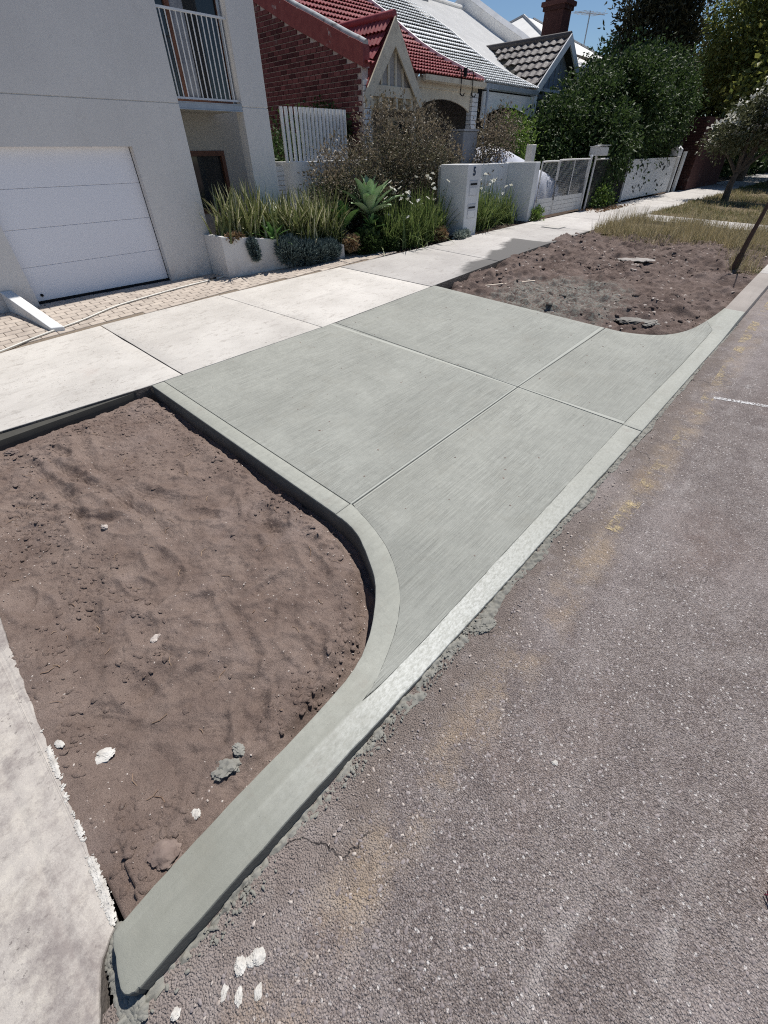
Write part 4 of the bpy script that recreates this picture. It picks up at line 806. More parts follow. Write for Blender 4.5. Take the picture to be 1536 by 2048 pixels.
# ------------------------------------------------------------------ next cottage: iron roof, lichen-tiled gable, parapet
hc = thing('gabled_cottage', 'cottage with white iron roof and dark lichen spotted tiled gable', 'house', (-12, 22, 0.65))
GY2, GA2, GE2, GX2, HW2 = 21.65, 5.50, 3.93, -10.45, 2.22; s2 = (GA2 - GE2) / HW2
MB().prism([(GY2, GA2 - 0.03), (GY2 + HW2, GE2 - 0.03), (GY2 + HW2, GE2 - 0.10), (GY2, GA2 - 0.10), (GY2 - HW2, GE2 - 0.10), (GY2 - HW2, GE2 - 0.03)], 'x', GX2 - 0.02, -14.6).build('gable_roof', JOINT, hc)
gro = [c for c in hc.children][-1]
td = tile_mesh('lichen_tile', 0.29, 0.42, 0.045, TDARK, 1, 6, 0.045); dm = []
for s in (-1, 1):
    L = math.hypot(HW2, HW2 * s2); nr = 7
    for r in range(nr):
        t = r * L / nr; yy = GY2 + s * HW2 * (1 - t / L); zz_ = GE2 + HW2 * s2 * (t / L)
        for c in range(14):
            x = GX2 - 0.29 * c - (0.29 if s < 0 else 0)
            if zz_ + 0.12 < rz(x - 0.1): continue
            dm.append(place((1, 0, 0) if s < 0 else (-1, 0, 0), (0, -s, s2), (x, yy, zz_)))
tiles(gro, td, dm, 250, TDARK)
MB().tube([(GX2, GY2, GA2 + 0.05), (-14.4, GY2, GA2 + 0.05)], 0.10, 8).build('ridge_cap', plain('dark_ridge', (0.07, 0.065, 0.065)), gro, 40)
for s in (-1, 1): MB().prism([(GY2, GA2 + 0.08), (GY2 + s * (HW2 + 0.15), GE2 - 0.10), (GY2 + s * (HW2 + 0.05), GE2 - 0.30), (GY2, GA2 - 0.20)], 'x', GX2 + 0.0, GX2 + 0.05).build('bargeboard', STEELW, hc)
MB().prism([(GY2, GA2 - 0.1), (GY2 + HW2, GE2 - 0.1), (GY2 + HW2, 0.6), (GY2 - HW2, 0.6), (GY2 - HW2, GE2 - 0.1)], 'x', GX2 - 0.45, GX2 - 0.35).build('gable_wall', plain('blue_grey_boards', (0.30, 0.33, 0.38), (0.25, 0.28, 0.33)), hc)
for k in range(11): MB().box(GX2 - 0.35, GX2 - 0.31, GY2 - 1.9 + k * 0.36, GY2 - 1.84 + k * 0.36, 3.2, GA2 - 0.2 - abs(-1.87 + k * 0.36) * s2).build('batten', plain('blue_grey_boards', (0.3, 0.33, 0.38)), hc)
YI0, YI1, XR = YE + 0.06, 24.6, -17.4
io = roof_sheet('iron_roof', YI0, YI1, XR, IRONW, hc, -0.01)
m = MB()
for k in range(56):
    y = YI0 + 0.04 + k * 0.09
    if y > YI1 - 0.05: break
    for (x0, z0), (x1, z1) in zip(list(zip(PX, PZ))[1:-1], list(zip(PX, PZ))[2:]):
        x1 = max(x1, XR); z1 = rz(x1)
        m.add([(x0, y - .022, z0 - .009), (x0, y, z0 + .012), (x0, y + .022, z0 - .009), (x1, y - .022, z1 - .009), (x1, y, z1 + .012), (x1, y + .022, z1 - .009)], [(0, 1, 4, 3), (1, 2, 5, 4)])
tag(m.build('roof_corrugations', IRONW, io), kind='stuff')
m = MB(); m.tube([(XR, YI0, rz(XR) + 0.03), (XR, YI1, rz(XR) + 0.03)], 0.09, 8); m.build('ridge_cap', IRONW, io, 40)
MB().prism([(XR, rz(XR)), (XR, rz(XR) - 0.1), (-22, 4.0), (-22, 4.1)], 'y', YI0, YI1).build('rear_roof', IRONW, hc)
m = MB(); m.prism([(x, rz(x) + 0.42) for x in (-10.9, -11.28, -12.1, -12.83, -13.6, -14.25, -15.4)] + [(-17.5, rz(-17.5) + 0.42), (-19, rz(-17.5) - 0.3), (-19, 3.5), (-10.9, 3.5)], 'y', YI1, YI1 + 0.28); m.build('parapet', WHITE, hc)
m = MB(); m.tube([(x, YI1 + 0.14, rz(x) + 0.44) for x in (-10.9, -11.28, -12.1, -12.83, -13.6, -14.25, -15.4, -17.5)], 0.15, 4); m.build('parapet_coping', STEELW, hc)
MB().box(-17.6, -17.0, 20.9, 21.5, 6.8, 7.75).build('flue', plain('flue_grey', (0.33, 0.33, 0.33)), hc); MB().box(-17.5, -17.1, 21.0, 21.4, 7.75, 7.95).build('flue_cap', COPING, hc)
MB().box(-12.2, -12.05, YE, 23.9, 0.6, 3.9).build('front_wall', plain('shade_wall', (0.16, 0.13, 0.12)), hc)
chm = thing('brick_chimney', 'tall dark brick chimney behind the lichen tiled gable', 'chimney', (-12.2, 23.6, 5))
m = MB(); m.box(-12.55, -11.75, 23.3, 24.0, 4.0, 6.55); m.build('stack', BRICKD, chm, bevel=0.01)
for k, (g_, z) in enumerate(((0.06, 6.55), (0.12, 6.67), (0.02, 6.80))): MB().box(-12.55 - g_, -11.75 + g_, 23.3 - g_, 24.0 + g_, z, z + 0.125).build('corbel_course', BRICKD, chm, bevel=0.008)
MB().box(-12.5, -11.8, 23.35, 23.95, 6.925, 7.8).build('upper_stack', BRICKD, chm, bevel=0.01)
hip = thing('far_white_roof', 'white iron hip roof far behind the dark chimney', 'house', (-19, 33, 1))
cx, cy, hw_, zt2, ze = -19.0, 33.5, 4.2, 8.3, 6.3
m = MB(); m.add([(cx - hw_, cy - hw_, ze), (cx + hw_, cy - hw_, ze), (cx + hw_, cy + hw_, ze), (cx - hw_, cy + hw_, ze), (cx, cy - 0.6, zt2), (cx, cy + 0.6, zt2)], [(0, 1, 4), (1, 2, 5, 4), (2, 3, 5), (3, 0, 4, 5), (3, 2, 1, 0)]); m.build('roof', IRONW, hip)
MB().box(cx - 3.8, cx + 3.8, cy - 3.8, cy + 3.8, 0.5, ze - 0.01).build('wall', WHITE, hip)
m = MB(); [m.tube([(cx + sx * hw_, cy + sy * hw_, ze + .02), (cx, cy + sy * .6, zt2 + .02)], 0.07, 6) for sx in (-1, 1) for sy in (-1, 1)]; m.build('hip_cap', COPING, hip)
lr = thing('verandah_roof', 'small white corrugated roof peeping out right of the lichen tiled gable', 'roof', (-12, 26.5, 4))
m = MB()
for k in range(40):
    y = 25.0 + k * 0.1; m.add([(-10.6, y, 4.75), (-10.6, y + .05, 4.79), (-10.6, y + .1, 4.75), (-14.5, y, 6.2), (-14.5, y + .05, 6.24), (-14.5, y + .1, 6.2)], [(0, 1, 4, 3), (1, 2, 5, 4)])
m.build('corrugated_sheet', IRONW, lr); MB().box(-14.4, -10.9, 25.05, 28.95, 0.6, 4.7).build('wall', WHITE, lr)
an = thing('tv_antenna', 'thin rooftop television antenna against the blue sky', 'antenna', (-18, 38.5, 7))
m = MB(); m.tube([(-17, 37.2, 6.0), (-17, 37.2, 8.75)], 0.035, 6); m.build('mast', GALV, an); m = MB(); m.tube([(-17.2, 35.6, 8.55), (-16.8, 38.9, 8.75)], 0.022, 5); m.build('boom', GALV, an)
for k in range(7): MB().tube([(-17.15 + k * .04 - .5, 35.9 + k * 0.42, 8.57 + k * .025), (-17.15 + k * .04 + .5, 35.9 + k * 0.42, 8.57 + k * .025)], 0.014, 5).build('element', GALV, an)
#@@OBJ
# ------------------------------------------------------------------ letterbox pillar and front walls
def g0(x, y): return float(gz(np.array(x, float), np.array(y, float)))
lp = thing('letterbox_pillar', 'white rendered letterbox pillar with the number 5 and two mail slots', 'pillar', (-7.7, 11.3, 0.65))
MB().box(-8.11, -7.30, 10.98, 11.58, 0.45, 2.10, 0.012).build('rendered_block', WHITE, lp)
PLATE = plain('brushed_plate', (0.50, 0.51, 0.53), (0.44, 0.45, 0.47), 8, 0.45, 40, 0.1)
for zc, zs_ in ((1.635, 1.715), (1.17, 1.245)):
    p = MB().box(-7.305, -7.292, 11.10, 11.45, zc - 0.15, zc + 0.15).build('mail_plate', PLATE, lp); MB().box(-7.300, -7.288, 11.13, 11.42, zs_ - 0.02, zs_ + 0.02).build('mail_slot', BLACK, p)
    MB().box(-7.300, -7.289, 11.12, 11.43, zc - 0.135, zc + 0.01).build('access_door', WHITE, p)
fc = bpy.data.curves.new('numeral', 'FONT'); fc.body = '5'; fc.size = 0.23; fc.extrude = 0.006; fc.offset = 0.006; fo_ = bpy.data.objects.new('numeral', fc); COL.objects.link(fo_)
bpy.context.view_layer.update(); me5 = bpy.data.meshes.new_from_object(fo_.evaluated_get(bpy.context.evaluated_depsgraph_get())); bpy.data.objects.remove(fo_)
me5.transform(Matrix.Translation((-7.293, 11.20, 1.885)) @ Matrix(((0, 0, 1, 0), (1, 0, 0, 0), (0, 1, 0, 0), (0, 0, 0, 1)))); me5.materials.clear(); link('numeral', me5, plain('navy_numeral', (0.03, 0.05, 0.09)), lp)
fw = thing('front_wall', 'white rendered front wall between the letterbox pillar and the chain wire gate', 'wall', (-7.8, 13.2, 0.65))
MB().box(-8.36, -8.18, 11.2, 14.42, 0.4, 2.07, 0.012).build('recessed_wall', WHITE, fw)
MB().box(-8.36, -7.32, 14.425, 14.70, 0.4, 2.085, 0.012).build('end_pier', WHITE, fw)
tp = thing('timber_post', 'weathered white timber post standing behind the white end pier', 'post', (-7.9, 15.15, 0.65)); MB().box(-8.02, -7.82, 15.02, 15.26, 0.4, 2.47, 0.012).build('post', plain('white_timber', (0.66, 0.64, 0.60), (0.55, 0.53, 0.49), 8, 0.9, 40, 0.4), tp)
# ------------------------------------------------------------------ chain-wire gates and fence
GZ_ = g0(-7.3, 16.5)
def chainwire(name, x, y0, y1, z0, z1, p, parent, mat, r=0.0028):
    m = MB(); h = z1 - z0; w = y1 - y0; n = int((w + h) / p)
    for s in (0, 1):
        for k in range(n + 1):
            a = y0 - h + k * p; pts = [(a, z0), (a + h, z1)]
            (ya, za), (yb, zb) = pts
            if ya < y0: za += y0 - ya; ya = y0
            if yb > y1: zb -= yb - y1; yb = y1
            if yb <= ya: continue
            if s: ya, yb = y0 + y1 - ya, y0 + y1 - yb
            m.tube([(x + (0.004 if s else 0), ya, za), (x + (0.004 if s else 0), yb, zb)], r, 3, False)
    return m.build(name, mat, parent)
def leaf(label, y0, y1, ztop, brace):
    t = thing('chain_wire_gate', label, 'gate', (-7.3, (y0 + y1) / 2, GZ_), 'pair of chain wire gates'); z0 = GZ_ + 0.06; r = 0.022
    m = MB(); c = 0.10; m.tube(smoothline([(-7.3, y0, z0), (-7.3, y0, ztop - c), (-7.3, y0 + c * .3, ztop - c * .3), (-7.3, y0 + c, ztop), (-7.3, y1 - c, ztop), (-7.3, y1 - c * .3, ztop - c * .3), (-7.3, y1, ztop - c), (-7.3, y1, z0)], 3), r, 8); m.build('pipe_frame', PIPEW, t, 40)
    if brace: MB().tube([(-7.3, brace, ztop), (-7.3, brace, z0 + 0.4)], 0.014, 6).build('brace', PIPEW, t, 40)
    for k in range(4): MB().box(-7.31, -7.285, y0 + 0.03, y1 - 0.03, z0 + k * 0.112, z0 + k * 0.112 + 0.104).build('board', PIPEW, t)
    chainwire('wire_mesh', -7.30, y0 + 0.02, y1 - 0.02, z0 + 0.45, ztop - 0.01, 0.085, t, PIPEW)
    return t
leaf('narrow left leaf of the white chain wire gate, next to the white pier', 14.78, 15.86, 2.08, None)
leaf('wide right leaf of the white chain wire gate with a slanted looking brace', 15.93, 18.10, 2.10, 17.0)
for nm, lab, y, zt_ in (('gate_post', 'white pipe post the chain wire gate hangs on, carrying a letterbox', 18.22, 2.16), ('gate_post', 'thin pipe post just right of the letterbox post', 18.62, 2.12)):
    t = thing(nm, lab, 'post', (-7.3, y, GZ_), 'pipe posts by the chain wire gate'); MB().tube([(-7.3, y, GZ_ - 0.1), (-7.3, y, zt_)], 0.045 if y < 18.5 else 0.032, 10).build('pipe', PIPEW, t, 40); MB().tube([(-7.3, y, zt_), (-7.3, y, zt_ + 0.04)], [0.052, 0.03], 10).build('cap', STEELW, t, 40)
lb = thing('letterbox', 'white sheet metal letterbox on the chain wire gate post', 'letterbox', (-7.3, 18.8, 2.15))
MB().prism([(-7.50, 2.17), (-7.10, 2.17), (-7.10, 2.38), (-7.28, 2.45), (-7.50, 2.40)], 'y', 18.45, 19.05).build('box', PIPEW, lb, bevel=0.01); MB().beam((-7.52, 18.75, 2.41), (-7.06, 18.75, 2.44), 0.66, 0.012).build('lid', STEELW, lb)
cf = thing('chain_wire_fence', 'dark chain wire fence panel with a pipe rail, overgrown, between the two gates', 'fence', (-7.3, 20.3, GZ_))
MB().tube([(-7.3, 18.66, 2.08), (-7.3, 21.9, 2.08)], 0.025, 8).build('top_rail', PIPEW, cf, 40); chainwire('wire_mesh', -7.3, 18.66, 21.9, 0.75, 2.06, 0.085, cf, plain('rusty_wire', (0.16, 0.15, 0.14)))
pf = thing('panel_gate', 'white ribbed sliding gate with leaf shaped cut outs beyond the chain wire', 'gate', (-7.3, 25.2, GZ_))
for k in range(40): y = 22.15 + k * 0.152; MB().box(-7.32, -7.285, y, y + 0.118, GZ_ + 0.04, 2.02 + 0.01 * (k % 2)).build('rib', STEELW, pf)
m = MB(); m.box(-7.345, -7.3205, 22.12, 28.25, GZ_ + 0.05, 2.0); m.build('backing_sheet', STEELW, pf); MB().box(-7.34, -7.27, 22.05, 22.13, GZ_, 2.03).build('stile', STEELW, pf)
rg = random.Random(5); dk = plain('cut_out_shadow', (0.05, 0.055, 0.06))
for cy_, in ((23.9,), (26.6,)):
    for k in range(17):
        y = cy_ + rg.uniform(-.75, .75); z = 1.42 + rg.uniform(-.5, .45); a = rg.uniform(-1, 1); L = rg.uniform(.09, .2); pp = [(y - L * math.cos(a), z - L * .5 * math.sin(a)), (y + .03 * math.sin(a), z + .05), (y + L * math.cos(a), z + L * .5 * math.sin(a)), (y - .03 * math.sin(a), z - .05)]
        MB().prism(pp, 'x', -7.286, -7.279).build('leaf_cut_out', dk, pf)
for lab, y, w_ in (('slim white post at the far end of the ribbed gate', 28.48, 0.10), ('taller white end post beyond the ribbed gate', 29.3, 0.16)):
    t = thing('fence_post', lab, 'post', (-7.3, y, GZ_), 'white posts past the ribbed gate'); MB().box(-7.36, -7.24, y, y + w_ * 1.6, GZ_ - 0.1, 2.05 if w_ < .12 else 2.2, 0.01).build('post', STEELW, t)
l2 = thing('letterbox', 'small white letterbox on top of the ribbed gate end', 'letterbox', (-7.3, 28.2, 2.05)); MB().prism([(-7.5, 2.06), (-7.15, 2.06), (-7.15, 2.3), (-7.3, 2.42), (-7.5, 2.3)], 'y', 27.7, 28.3).build('box', STEELW, l2); MB().beam((-7.5, 28, 2.32), (-7.3, 28, 2.44), 0.66, 0.02).build('lid', GALV, l2)
bw = thing('brick_outbuilding', 'dark brown brick outbuilding in the shade beyond the ribbed gate', 'outbuilding', (-8.5, 32, 0.7))
MB().box(-10.5, -6.95, 30.2, 37, 0.5, 3.45).build('wall', BRICKD, bw)
bm2 = MB().box(-0.117, 0.117, -0.03, 0.0, -0.045, 0.045).build('brick', BRICKD); b2 = bm2.data; bpy.data.objects.remove(bm2)
m = MB()
for r in range(28):
    for c in range(15):
        M = Matrix.Translation((-7.08 - c * 0.24 - (0.12 if r % 2 else 0), 30.185, 0.62 + r * 0.1)); m.add([M @ v.co for v in b2.vertices], [tuple(p.vertices) for p in b2.polygons])
tag(m.build('bricks', BRICKD, bw), kind='stuff')
gp = thing('grey_pillar', 'grey rendered pillar behind the bronze shrub and letterbox pillar', 'pillar', (-8.9, 13.0, 0.65)); MB().box(-9.15, -8.70, 12.72, 13.40, 0.4, 2.76, 0.012).build('rendered_block', plain('grey_pillar_render', (0.26, 0.27, 0.29), (0.22, 0.23, 0.25)), gp); MB().box(-9.18, -8.67, 12.69, 13.43, 2.762, 2.80).build('cap', plain('grey_pillar_cap', (0.34, 0.35, 0.37)), gp)
# ------------------------------------------------------------------ covered car
cc = thing('covered_car', 'car under a silver fabric cover behind the front wall and gate', 'car', (-9.3, 16.9, 0.66))
n, k_ = 44, 28; V = []; 
for i in range(n + 1):
    t = i / n; y = 13.75 + 6.2 * t; hgt = float(np.interp(y, [13.75, 13.95, 14.3, 14.9, 15.6, 16.5, 18.1, 19.5, 19.95], [0.85, 1.35, 1.66, 1.84, 1.76, 1.52, 1.18, 0.72, 0.4])); wv = 0.88 * (1 - abs(2 * t - 1) ** 6 * 0.5)
    for j in range(k_ + 1):
        a = math.pi * j / k_; cx_ = math.cos(a); sx_ = math.sin(a); e = 0.55
        x = wv * math.copysign(abs(cx_) ** e, cx_); z = hgt * abs(sx_) ** 0.62
        fold = 0.05 * math.sin(y * 9 + j * 0.3) * (1 - min(1, z / 1.1)); V.append((-9.3 + x + fold, y, 0.62 + z + 0.02 * math.sin(y * 3 + x * 4)))
F = [(i * (k_ + 1) + j, i * (k_ + 1) + j + 1, (i + 1) * (k_ + 1) + j + 1, (i + 1) * (k_ + 1) + j) for i in range(n) for j in range(k_)]
F += [tuple(range(k_, -1, -1)), tuple(range(n * (k_ + 1), (n + 1) * (k_ + 1)))]
m = MB(); m.add(V, F); m.build('fabric_cover', COVER, cc, smooth=60)
# ------------------------------------------------------------------ garden plants
def rosette(name, label, cat, c, n, L, W, T, mat, lo, hi, stem=None, seed=1, group=None, cupped=0.3):
    rg = random.Random(seed); t = thing(name, label, cat, c, group)
    ns, nc = 8, 4; v = []; f = []
    for i in range(ns + 1):
        s = i / ns; w = W * (0.55 + 0.9 * s) * (1 - s ** 3.2) ** 0.8 if s < 1 else 0.002; th = T * (1 - s) + 0.003
        y = L * (s - 0.10 * s * s); zc = L * (0.05 * s - 0.13 * s ** 3)
        for j in range(nc + 1):
            u = j / nc * 2 - 1; v.append((u * w / 2, y, zc + cupped * w * u * u * 0.5 + th * 0.5 * (1 - u * u)))
        for j in range(nc + 1):
            u = 1 - j / nc * 2; v.append((u * w / 2, y, zc + cupped * w * u * u * 0.5 - th * 0.5 * (1 - u * u)))
    k = 2 * (nc + 1)
    for i in range(ns):
        for j in range(k): f.append((i * k + j, i * k + (j + 1) % k, (i + 1) * k + (j + 1) % k, (i + 1) * k + j))
    me = mesh('leaf', v, f, 50); me.materials.append(mat)
    for q in range(n):
        fr = q / (n - 1); az = q * 2.39996 + rg.uniform(-.2, .2); el = R(lo + (hi - lo) * fr ** 0.9) + rg.uniform(-.08, .08); s = (1.0 - 0.25 * fr) * rg.uniform(.88, 1.1)
        M = Matrix.Translation((c[0], c[1], c[2])) @ Matrix.Rotation(az, 4, 'Z') @ Matrix.Rotation(el, 4, 'X') @ Matrix.Translation((0, 0.03, 0)) @ Matrix.Scale(s, 4)
        inst('leaf', me, t, M)
    if stem: MB().tube(stem + [c], [0.06, 0.055, 0.05][:len(stem) + 1], 8).build('stem', BARK, t, 40)
    return t
rosette('agave', 'large pale green agave rosette raised on a woody stem in front of the brown shrub', 'agave', (-8.38, 8.64, 1.24), 30, 0.95, 0.24, 0.045, L_AG, 10, 88, [(-8.32, 8.55, 0.5), (-8.36, 8.6, 0.9)], 3)
rosette('agave', 'smaller darker green agave left of the large pale one', 'agave', (-8.52, 7.95, 1.02), 14, 0.72, 0.21, 0.035, L_AG2, 28, 86, [(-8.5, 8.1, 0.6), (-8.5, 8.1, 0.8)], 5)
rosette('agave', 'small bright green rosette at the planter edge between the flax clumps', 'agave', (-8.60, 6.02, 0.98), 26, 0.50, 0.10, 0.02, L_AG2, -5, 75, None, 8)
rosette('agave', 'little green rosette behind the left flax against the grey pillar', 'agave', (-9.02, 6.45, 1.25), 14, 0.34, 0.08, 0.02, L_AG2, 5, 75, [(-9.02, 6.45, 0.9), (-9.02, 6.45, 1.1)], 9)
rosette('agave', 'green agave offset half hidden below the large pale agave', 'agave', (-8.1, 8.45, 0.98), 16, 0.42, 0.14, 0.025, L_AG2, 5, 80, [(-8.1, 8.45, 0.55), (-8.1, 8.45, 0.8)], 12)
rosette('agave', 'little pale succulent rosette under the large agave', 'agave', (-7.98, 8.25, 0.86), 16, 0.16, 0.06, 0.016, L_GREY, 5, 70, [(-7.98, 8.25, 0.55), (-7.98, 8.25, 0.7)], 10)
def strap(name, label, cat, c, n, L, W, mat, spread, lean, seed, flowers=0, group=None, curl=0.9, part='leaves'):
    global RNG
    t = thing(name, label, cat, c, group); rg = np.random.default_rng(seed)
    b = np.array(c)[None] + rg.normal(0, 1, (n, 3)) * np.array([spread, spread, 0.01]); az = rg.random(n) * 6.283; ln = np.abs(rg.normal(0, lean, n)) + 0.05; Ls = L * (0.55 + 0.55 * rg.random(n))
    n_ = n; blades(part, b, az, ln, Ls, W * (0.7 + 0.6 * rg.random(n)), mat, t, curl)
    if mat is L_FLAX: blades('cream_striped_leaves', b[::2] + 0.004, az[::2] + 0.05, ln[::2], Ls[::2] * 0.98, W * (0.35 + 0.25 * rg.random(len(b[::2]))), L_CREAM, t, curl)
    for k in range(flowers):
        a = rg.random() * 6.283; r = rg.random() * spread * 2.4; h = L * rg.uniform(0.72, 1.12); q = (c[0] + math.cos(a) * r * 1.2, c[1] + math.sin(a) * r * 1.6, c[2] + h)
        MB().tube([(c[0] + math.cos(a) * r * .5, c[1] + math.sin(a) * r * .5, c[2]), q], 0.004, 4, False).build('flower_stalk', L_IRIS, t)
        m = MB()
        for i in range(6):
            A = i * 1.047 + a; R_ = 0.062 if i % 2 else 0.048; w_ = 0.024; fz_ = Vector((0.55 * math.cos(a), 0.55 * math.sin(a), 0.8)).normalized(); u_ = fz_.cross(Vector((0, 0, 1))).normalized(); v_ = fz_.cross(u_); d = u_ * math.cos(A) + v_ * math.sin(A); e = v_ * math.cos(A) - u_ * math.sin(A); Q = Vector(q)
            m.add([Q, Q + d * R_ * .6 + e * w_ + fz_ * .018, Q + d * R_ + fz_ * .004, Q + d * R_ * .6 - e * w_ + fz_ * .018], [(0, 1, 2, 3)])
        m.build('flower', BLOOM, t)
    return t
FG = 'variegated flax clumps in the planter'
for i, (lab, c, n, L) in enumerate((('leftmost variegated flax clump at the planter corner by the garage wall', (-8.88, 5.42, 1.06), 70, 0.78), ('variegated flax clump against the dark alcove window', (-9.0, 5.95, 1.04), 70, 0.80), ('upright flax clump just right of the small green rosette', (-8.62, 6.75, 0.86), 65, 0.88), ('tawny flax clump in front of the louvre gate', (-8.68, 7.15, 0.82), 70, 0.92), ('short flax clump directly behind the small green rosette', (-8.75, 6.35, 0.92), 60, 0.8), ('flax clump between the tawny flax and the darker agave', (-8.5, 7.42, 0.78), 60, 0.8), ('thin flax clump left of the darker agave', (-8.75, 7.65, 0.82), 55, 0.88))):
    strap('flax', lab, 'flax', c, int(n * 1.6), L * 1.15, 0.050, L_FLAX, 0.15, 0.34, 20 + i, 0, FG)
IG = 'white flowering iris clumps'
for i, (lab, c, n, L, fl_) in enumerate((('iris clump at the feet of the large agave', (-7.92, 8.75, 0.60), 80, 0.78, 2), ('low iris clump spilling onto the footpath edge', (-7.66, 9.25, 0.60), 90, 0.70, 2), ('tall iris clump with several white flowers right of the agave', (-7.98, 9.55, 0.62), 100, 1.0, 7), ('iris clump against the brown shrub with scattered flowers', (-8.35, 10.05, 0.62), 90, 1.05, 5), ('iris clump nearest the left side of the letterbox pillar', (-7.80, 10.35, 0.63), 110, 0.95, 5), ('dense iris clump between the agave stem and the flowering irises', (-8.15, 9.15, 0.61), 100, 0.95, 3), ('iris clump in the middle of the bed near the footpath', (-7.68, 9.85, 0.62), 100, 0.85, 3), ('tall iris clump touching the back of the letterbox pillar', (-8.2, 10.55, 0.63), 100, 1.05, 4), ('iris clump right beside the letterbox pillar face', (-7.72, 12.25, 0.66), 120, 0.98, 6), ('iris clump in front of the recessed white wall', (-7.78, 12.95, 0.67), 120, 0.95, 5), ('rightmost iris clump against the white end pier', (-7.70, 13.75, 0.68), 80, 0.85, 4))):
    strap('iris', lab, 'iris', c, int(n * 1.8), L * 1.1, 0.027, L_IRIS, 0.13, 0.42, 40 + i, fl_, IG, 1.3)
def sticks(name, label, cat, blobs, n, L, mat, group=None, aspect=0.09, up=0.9):
    t = thing(name, label, cat, blobs[0][:3], group); P = []; D = []
    for b in blobs:
        k = n // len(blobs); d = RNG.normal(0, 1, (k, 3)); d /= np.linalg.norm(d, axis=1)[:, None]; P.append(np.array(b[:3]) + d * np.array(b[3:6]) * (0.5 + 0.5 * RNG.random((k, 1)))); q = d + RNG.normal(0, .35, (k, 3)); q[:, 2] += up; D.append(q)
    leafmesh('foliage', np.concatenate(P), np.concatenate(D), L, aspect, mat, t, 0.10); return t
BG = 'blue grey succulents along the planter'
sticks('blue_succulent', 'small blue grey succulent hanging over the left end of the planter', 'succulent', [(-8.53, 5.47, 0.96, .08, .09, .12), (-8.52, 5.5, 0.84, .06, .07, .12)], 1600, 0.065, L_BLUE, BG, 0.16, 0.3)
sticks('blue_succulent', 'large blue grey succulent mound covering the middle of the planter wall', 'succulent', [(-8.34, 6.2, 0.80, .18, .26, .22), (-8.24, 6.55, 0.72, .2, .26, .2), (-8.2, 6.85, 0.70, .18, .22, .18)], 8000, 0.11, L_BLUE, BG)
sticks('blue_succulent', 'blue grey succulent mound at the right end of the planter wall', 'succulent', [(-8.15, 7.15, 0.72, .18, .22, .15)], 3000, 0.10, L_BLUE, BG)
sticks('dry_succulent', 'tan and rosy succulent cluster on the planter edge', 'succulent', [(-8.05, 7.72, 0.80, .14, .2, .14)], 900, 0.07, L_PINK, None, 0.3, 0.4)
sticks('dry_succulent', 'small rosy succulent at the planter corner under the leftmost flax', 'succulent', [(-8.68, 5.2, 1.12, .07, .2, .06)], 500, 0.06, L_PINK, None, 0.3, 0.4)
sticks('dry_succulent', 'reddish brown succulent between the irises and the letterbox pillar', 'succulent', [(-7.45, 10.25, 0.74, .13, .16, .14)], 700, 0.08, L_PINK, None, 0.3, 0.4)
sticks('dark_groundcover', 'dark leafy groundcover under the large agave', 'groundcover', [(-8.0, 8.15, 0.75, .25, .35, .28), (-8.05, 8.6, 0.85, .22, .3, .35), (-7.8, 8.65, 0.68, .18, .28, .16)], 5200, 0.08, L_HDG, None, 0.4, 0.4)
sticks('grey_succulent', 'silver grey succulent at the foot of the letterbox pillar', 'succulent', [(-7.22, 10.72, 0.68, .12, .16, .08), (-7.25, 11.0, 0.68, .09, .14, .07)], 800, 0.09, L_GREY, None, 0.2, 0.6)
def bush(name, label, cat, root, blobs, parts, stems, group=None, r0=0.02, sm=STEM):
    t = thing(name, label, cat, root, group)
    for nm, bl2, n, sz, asp, mt, cl, pr, sh, dr in parts: crown(nm, bl2 or blobs, n, sz, asp, mt, t, cl, pr, sh, dr)
    rg = random.Random(hash(name) % 97 + len(label))
    for k in range(stems):
        b = rg.choice(blobs); e = [b[i] + rg.uniform(-.8, .8) * b[i + 3] for i in range(3)]; s = [root[0] + rg.uniform(-.12, .12), root[1] + rg.uniform(-.15, .15), root[2]]
        mid = [(s[i] + e[i]) / 2 + rg.uniform(-.1, .1) for i in range(3)]; MB().tube(smoothline([s, mid, e], 4), [r0 * (1 - 0.75 * i / 8) for i in range(9)], 5).build('stem', sm, t, 60)
    return t
sb_ = [(-8.9, 7.95, 1.70, .42, .5, .55), (-8.9, 8.7, 1.95, .5, .6, .6), (-8.95, 9.6, 2.30, .5, .65, .75), (-8.95, 10.5, 2.35, .55, .7, .75), (-8.9, 11.4, 2.30, .5, .7, .75), (-8.85, 12.1, 1.95, .45, .45, .7), (-8.85, 9.2, 1.5, .55, .9, .6), (-8.85, 10.6, 1.5, .6, .9, .6)]
bush('bronze_shrub', 'large wispy bronze leaved shrub spreading behind the agaves', 'shrub', (-9.0, 10.0, 0.6), sb_, [('bronze_foliage', None, 14000, 0.070, 0.15, L_BRN, 0.13, 18, 0.5, -0.2), ('olive_foliage', [(b[0], b[1], b[2] - .25, b[3] * .9, b[4] * .9, b[5] * .8) for b in sb_], 16000, 0.070, 0.15, L_OLV, 0.15, 20, 0.4, -0.1), ('seed_heads', [(b[0], b[1], b[2] + .25, b[3], b[4], b[5]) for b in sb_], 4000, 0.06, 0.35, L_BRN, 0.07, 14, 0.8, -0.4)], 26, None, 0.022)
sc_ = [(-8.75, 13.9, 2.4, .4, .6, .55), (-8.8, 14.7, 2.7, .4, .6, .6), (-8.7, 13.3, 1.8, .35, .5, .5)]
bush('bronze_shrub', 'smaller bronze leaved shrub behind the white front wall', 'shrub', (-8.6, 13.8, 0.7), sc_, [('bronze_foliage', None, 4200, 0.085, 0.18, L_BRN, 0.15, 20, 0.35, -0.2)], 14, None, 0.018)
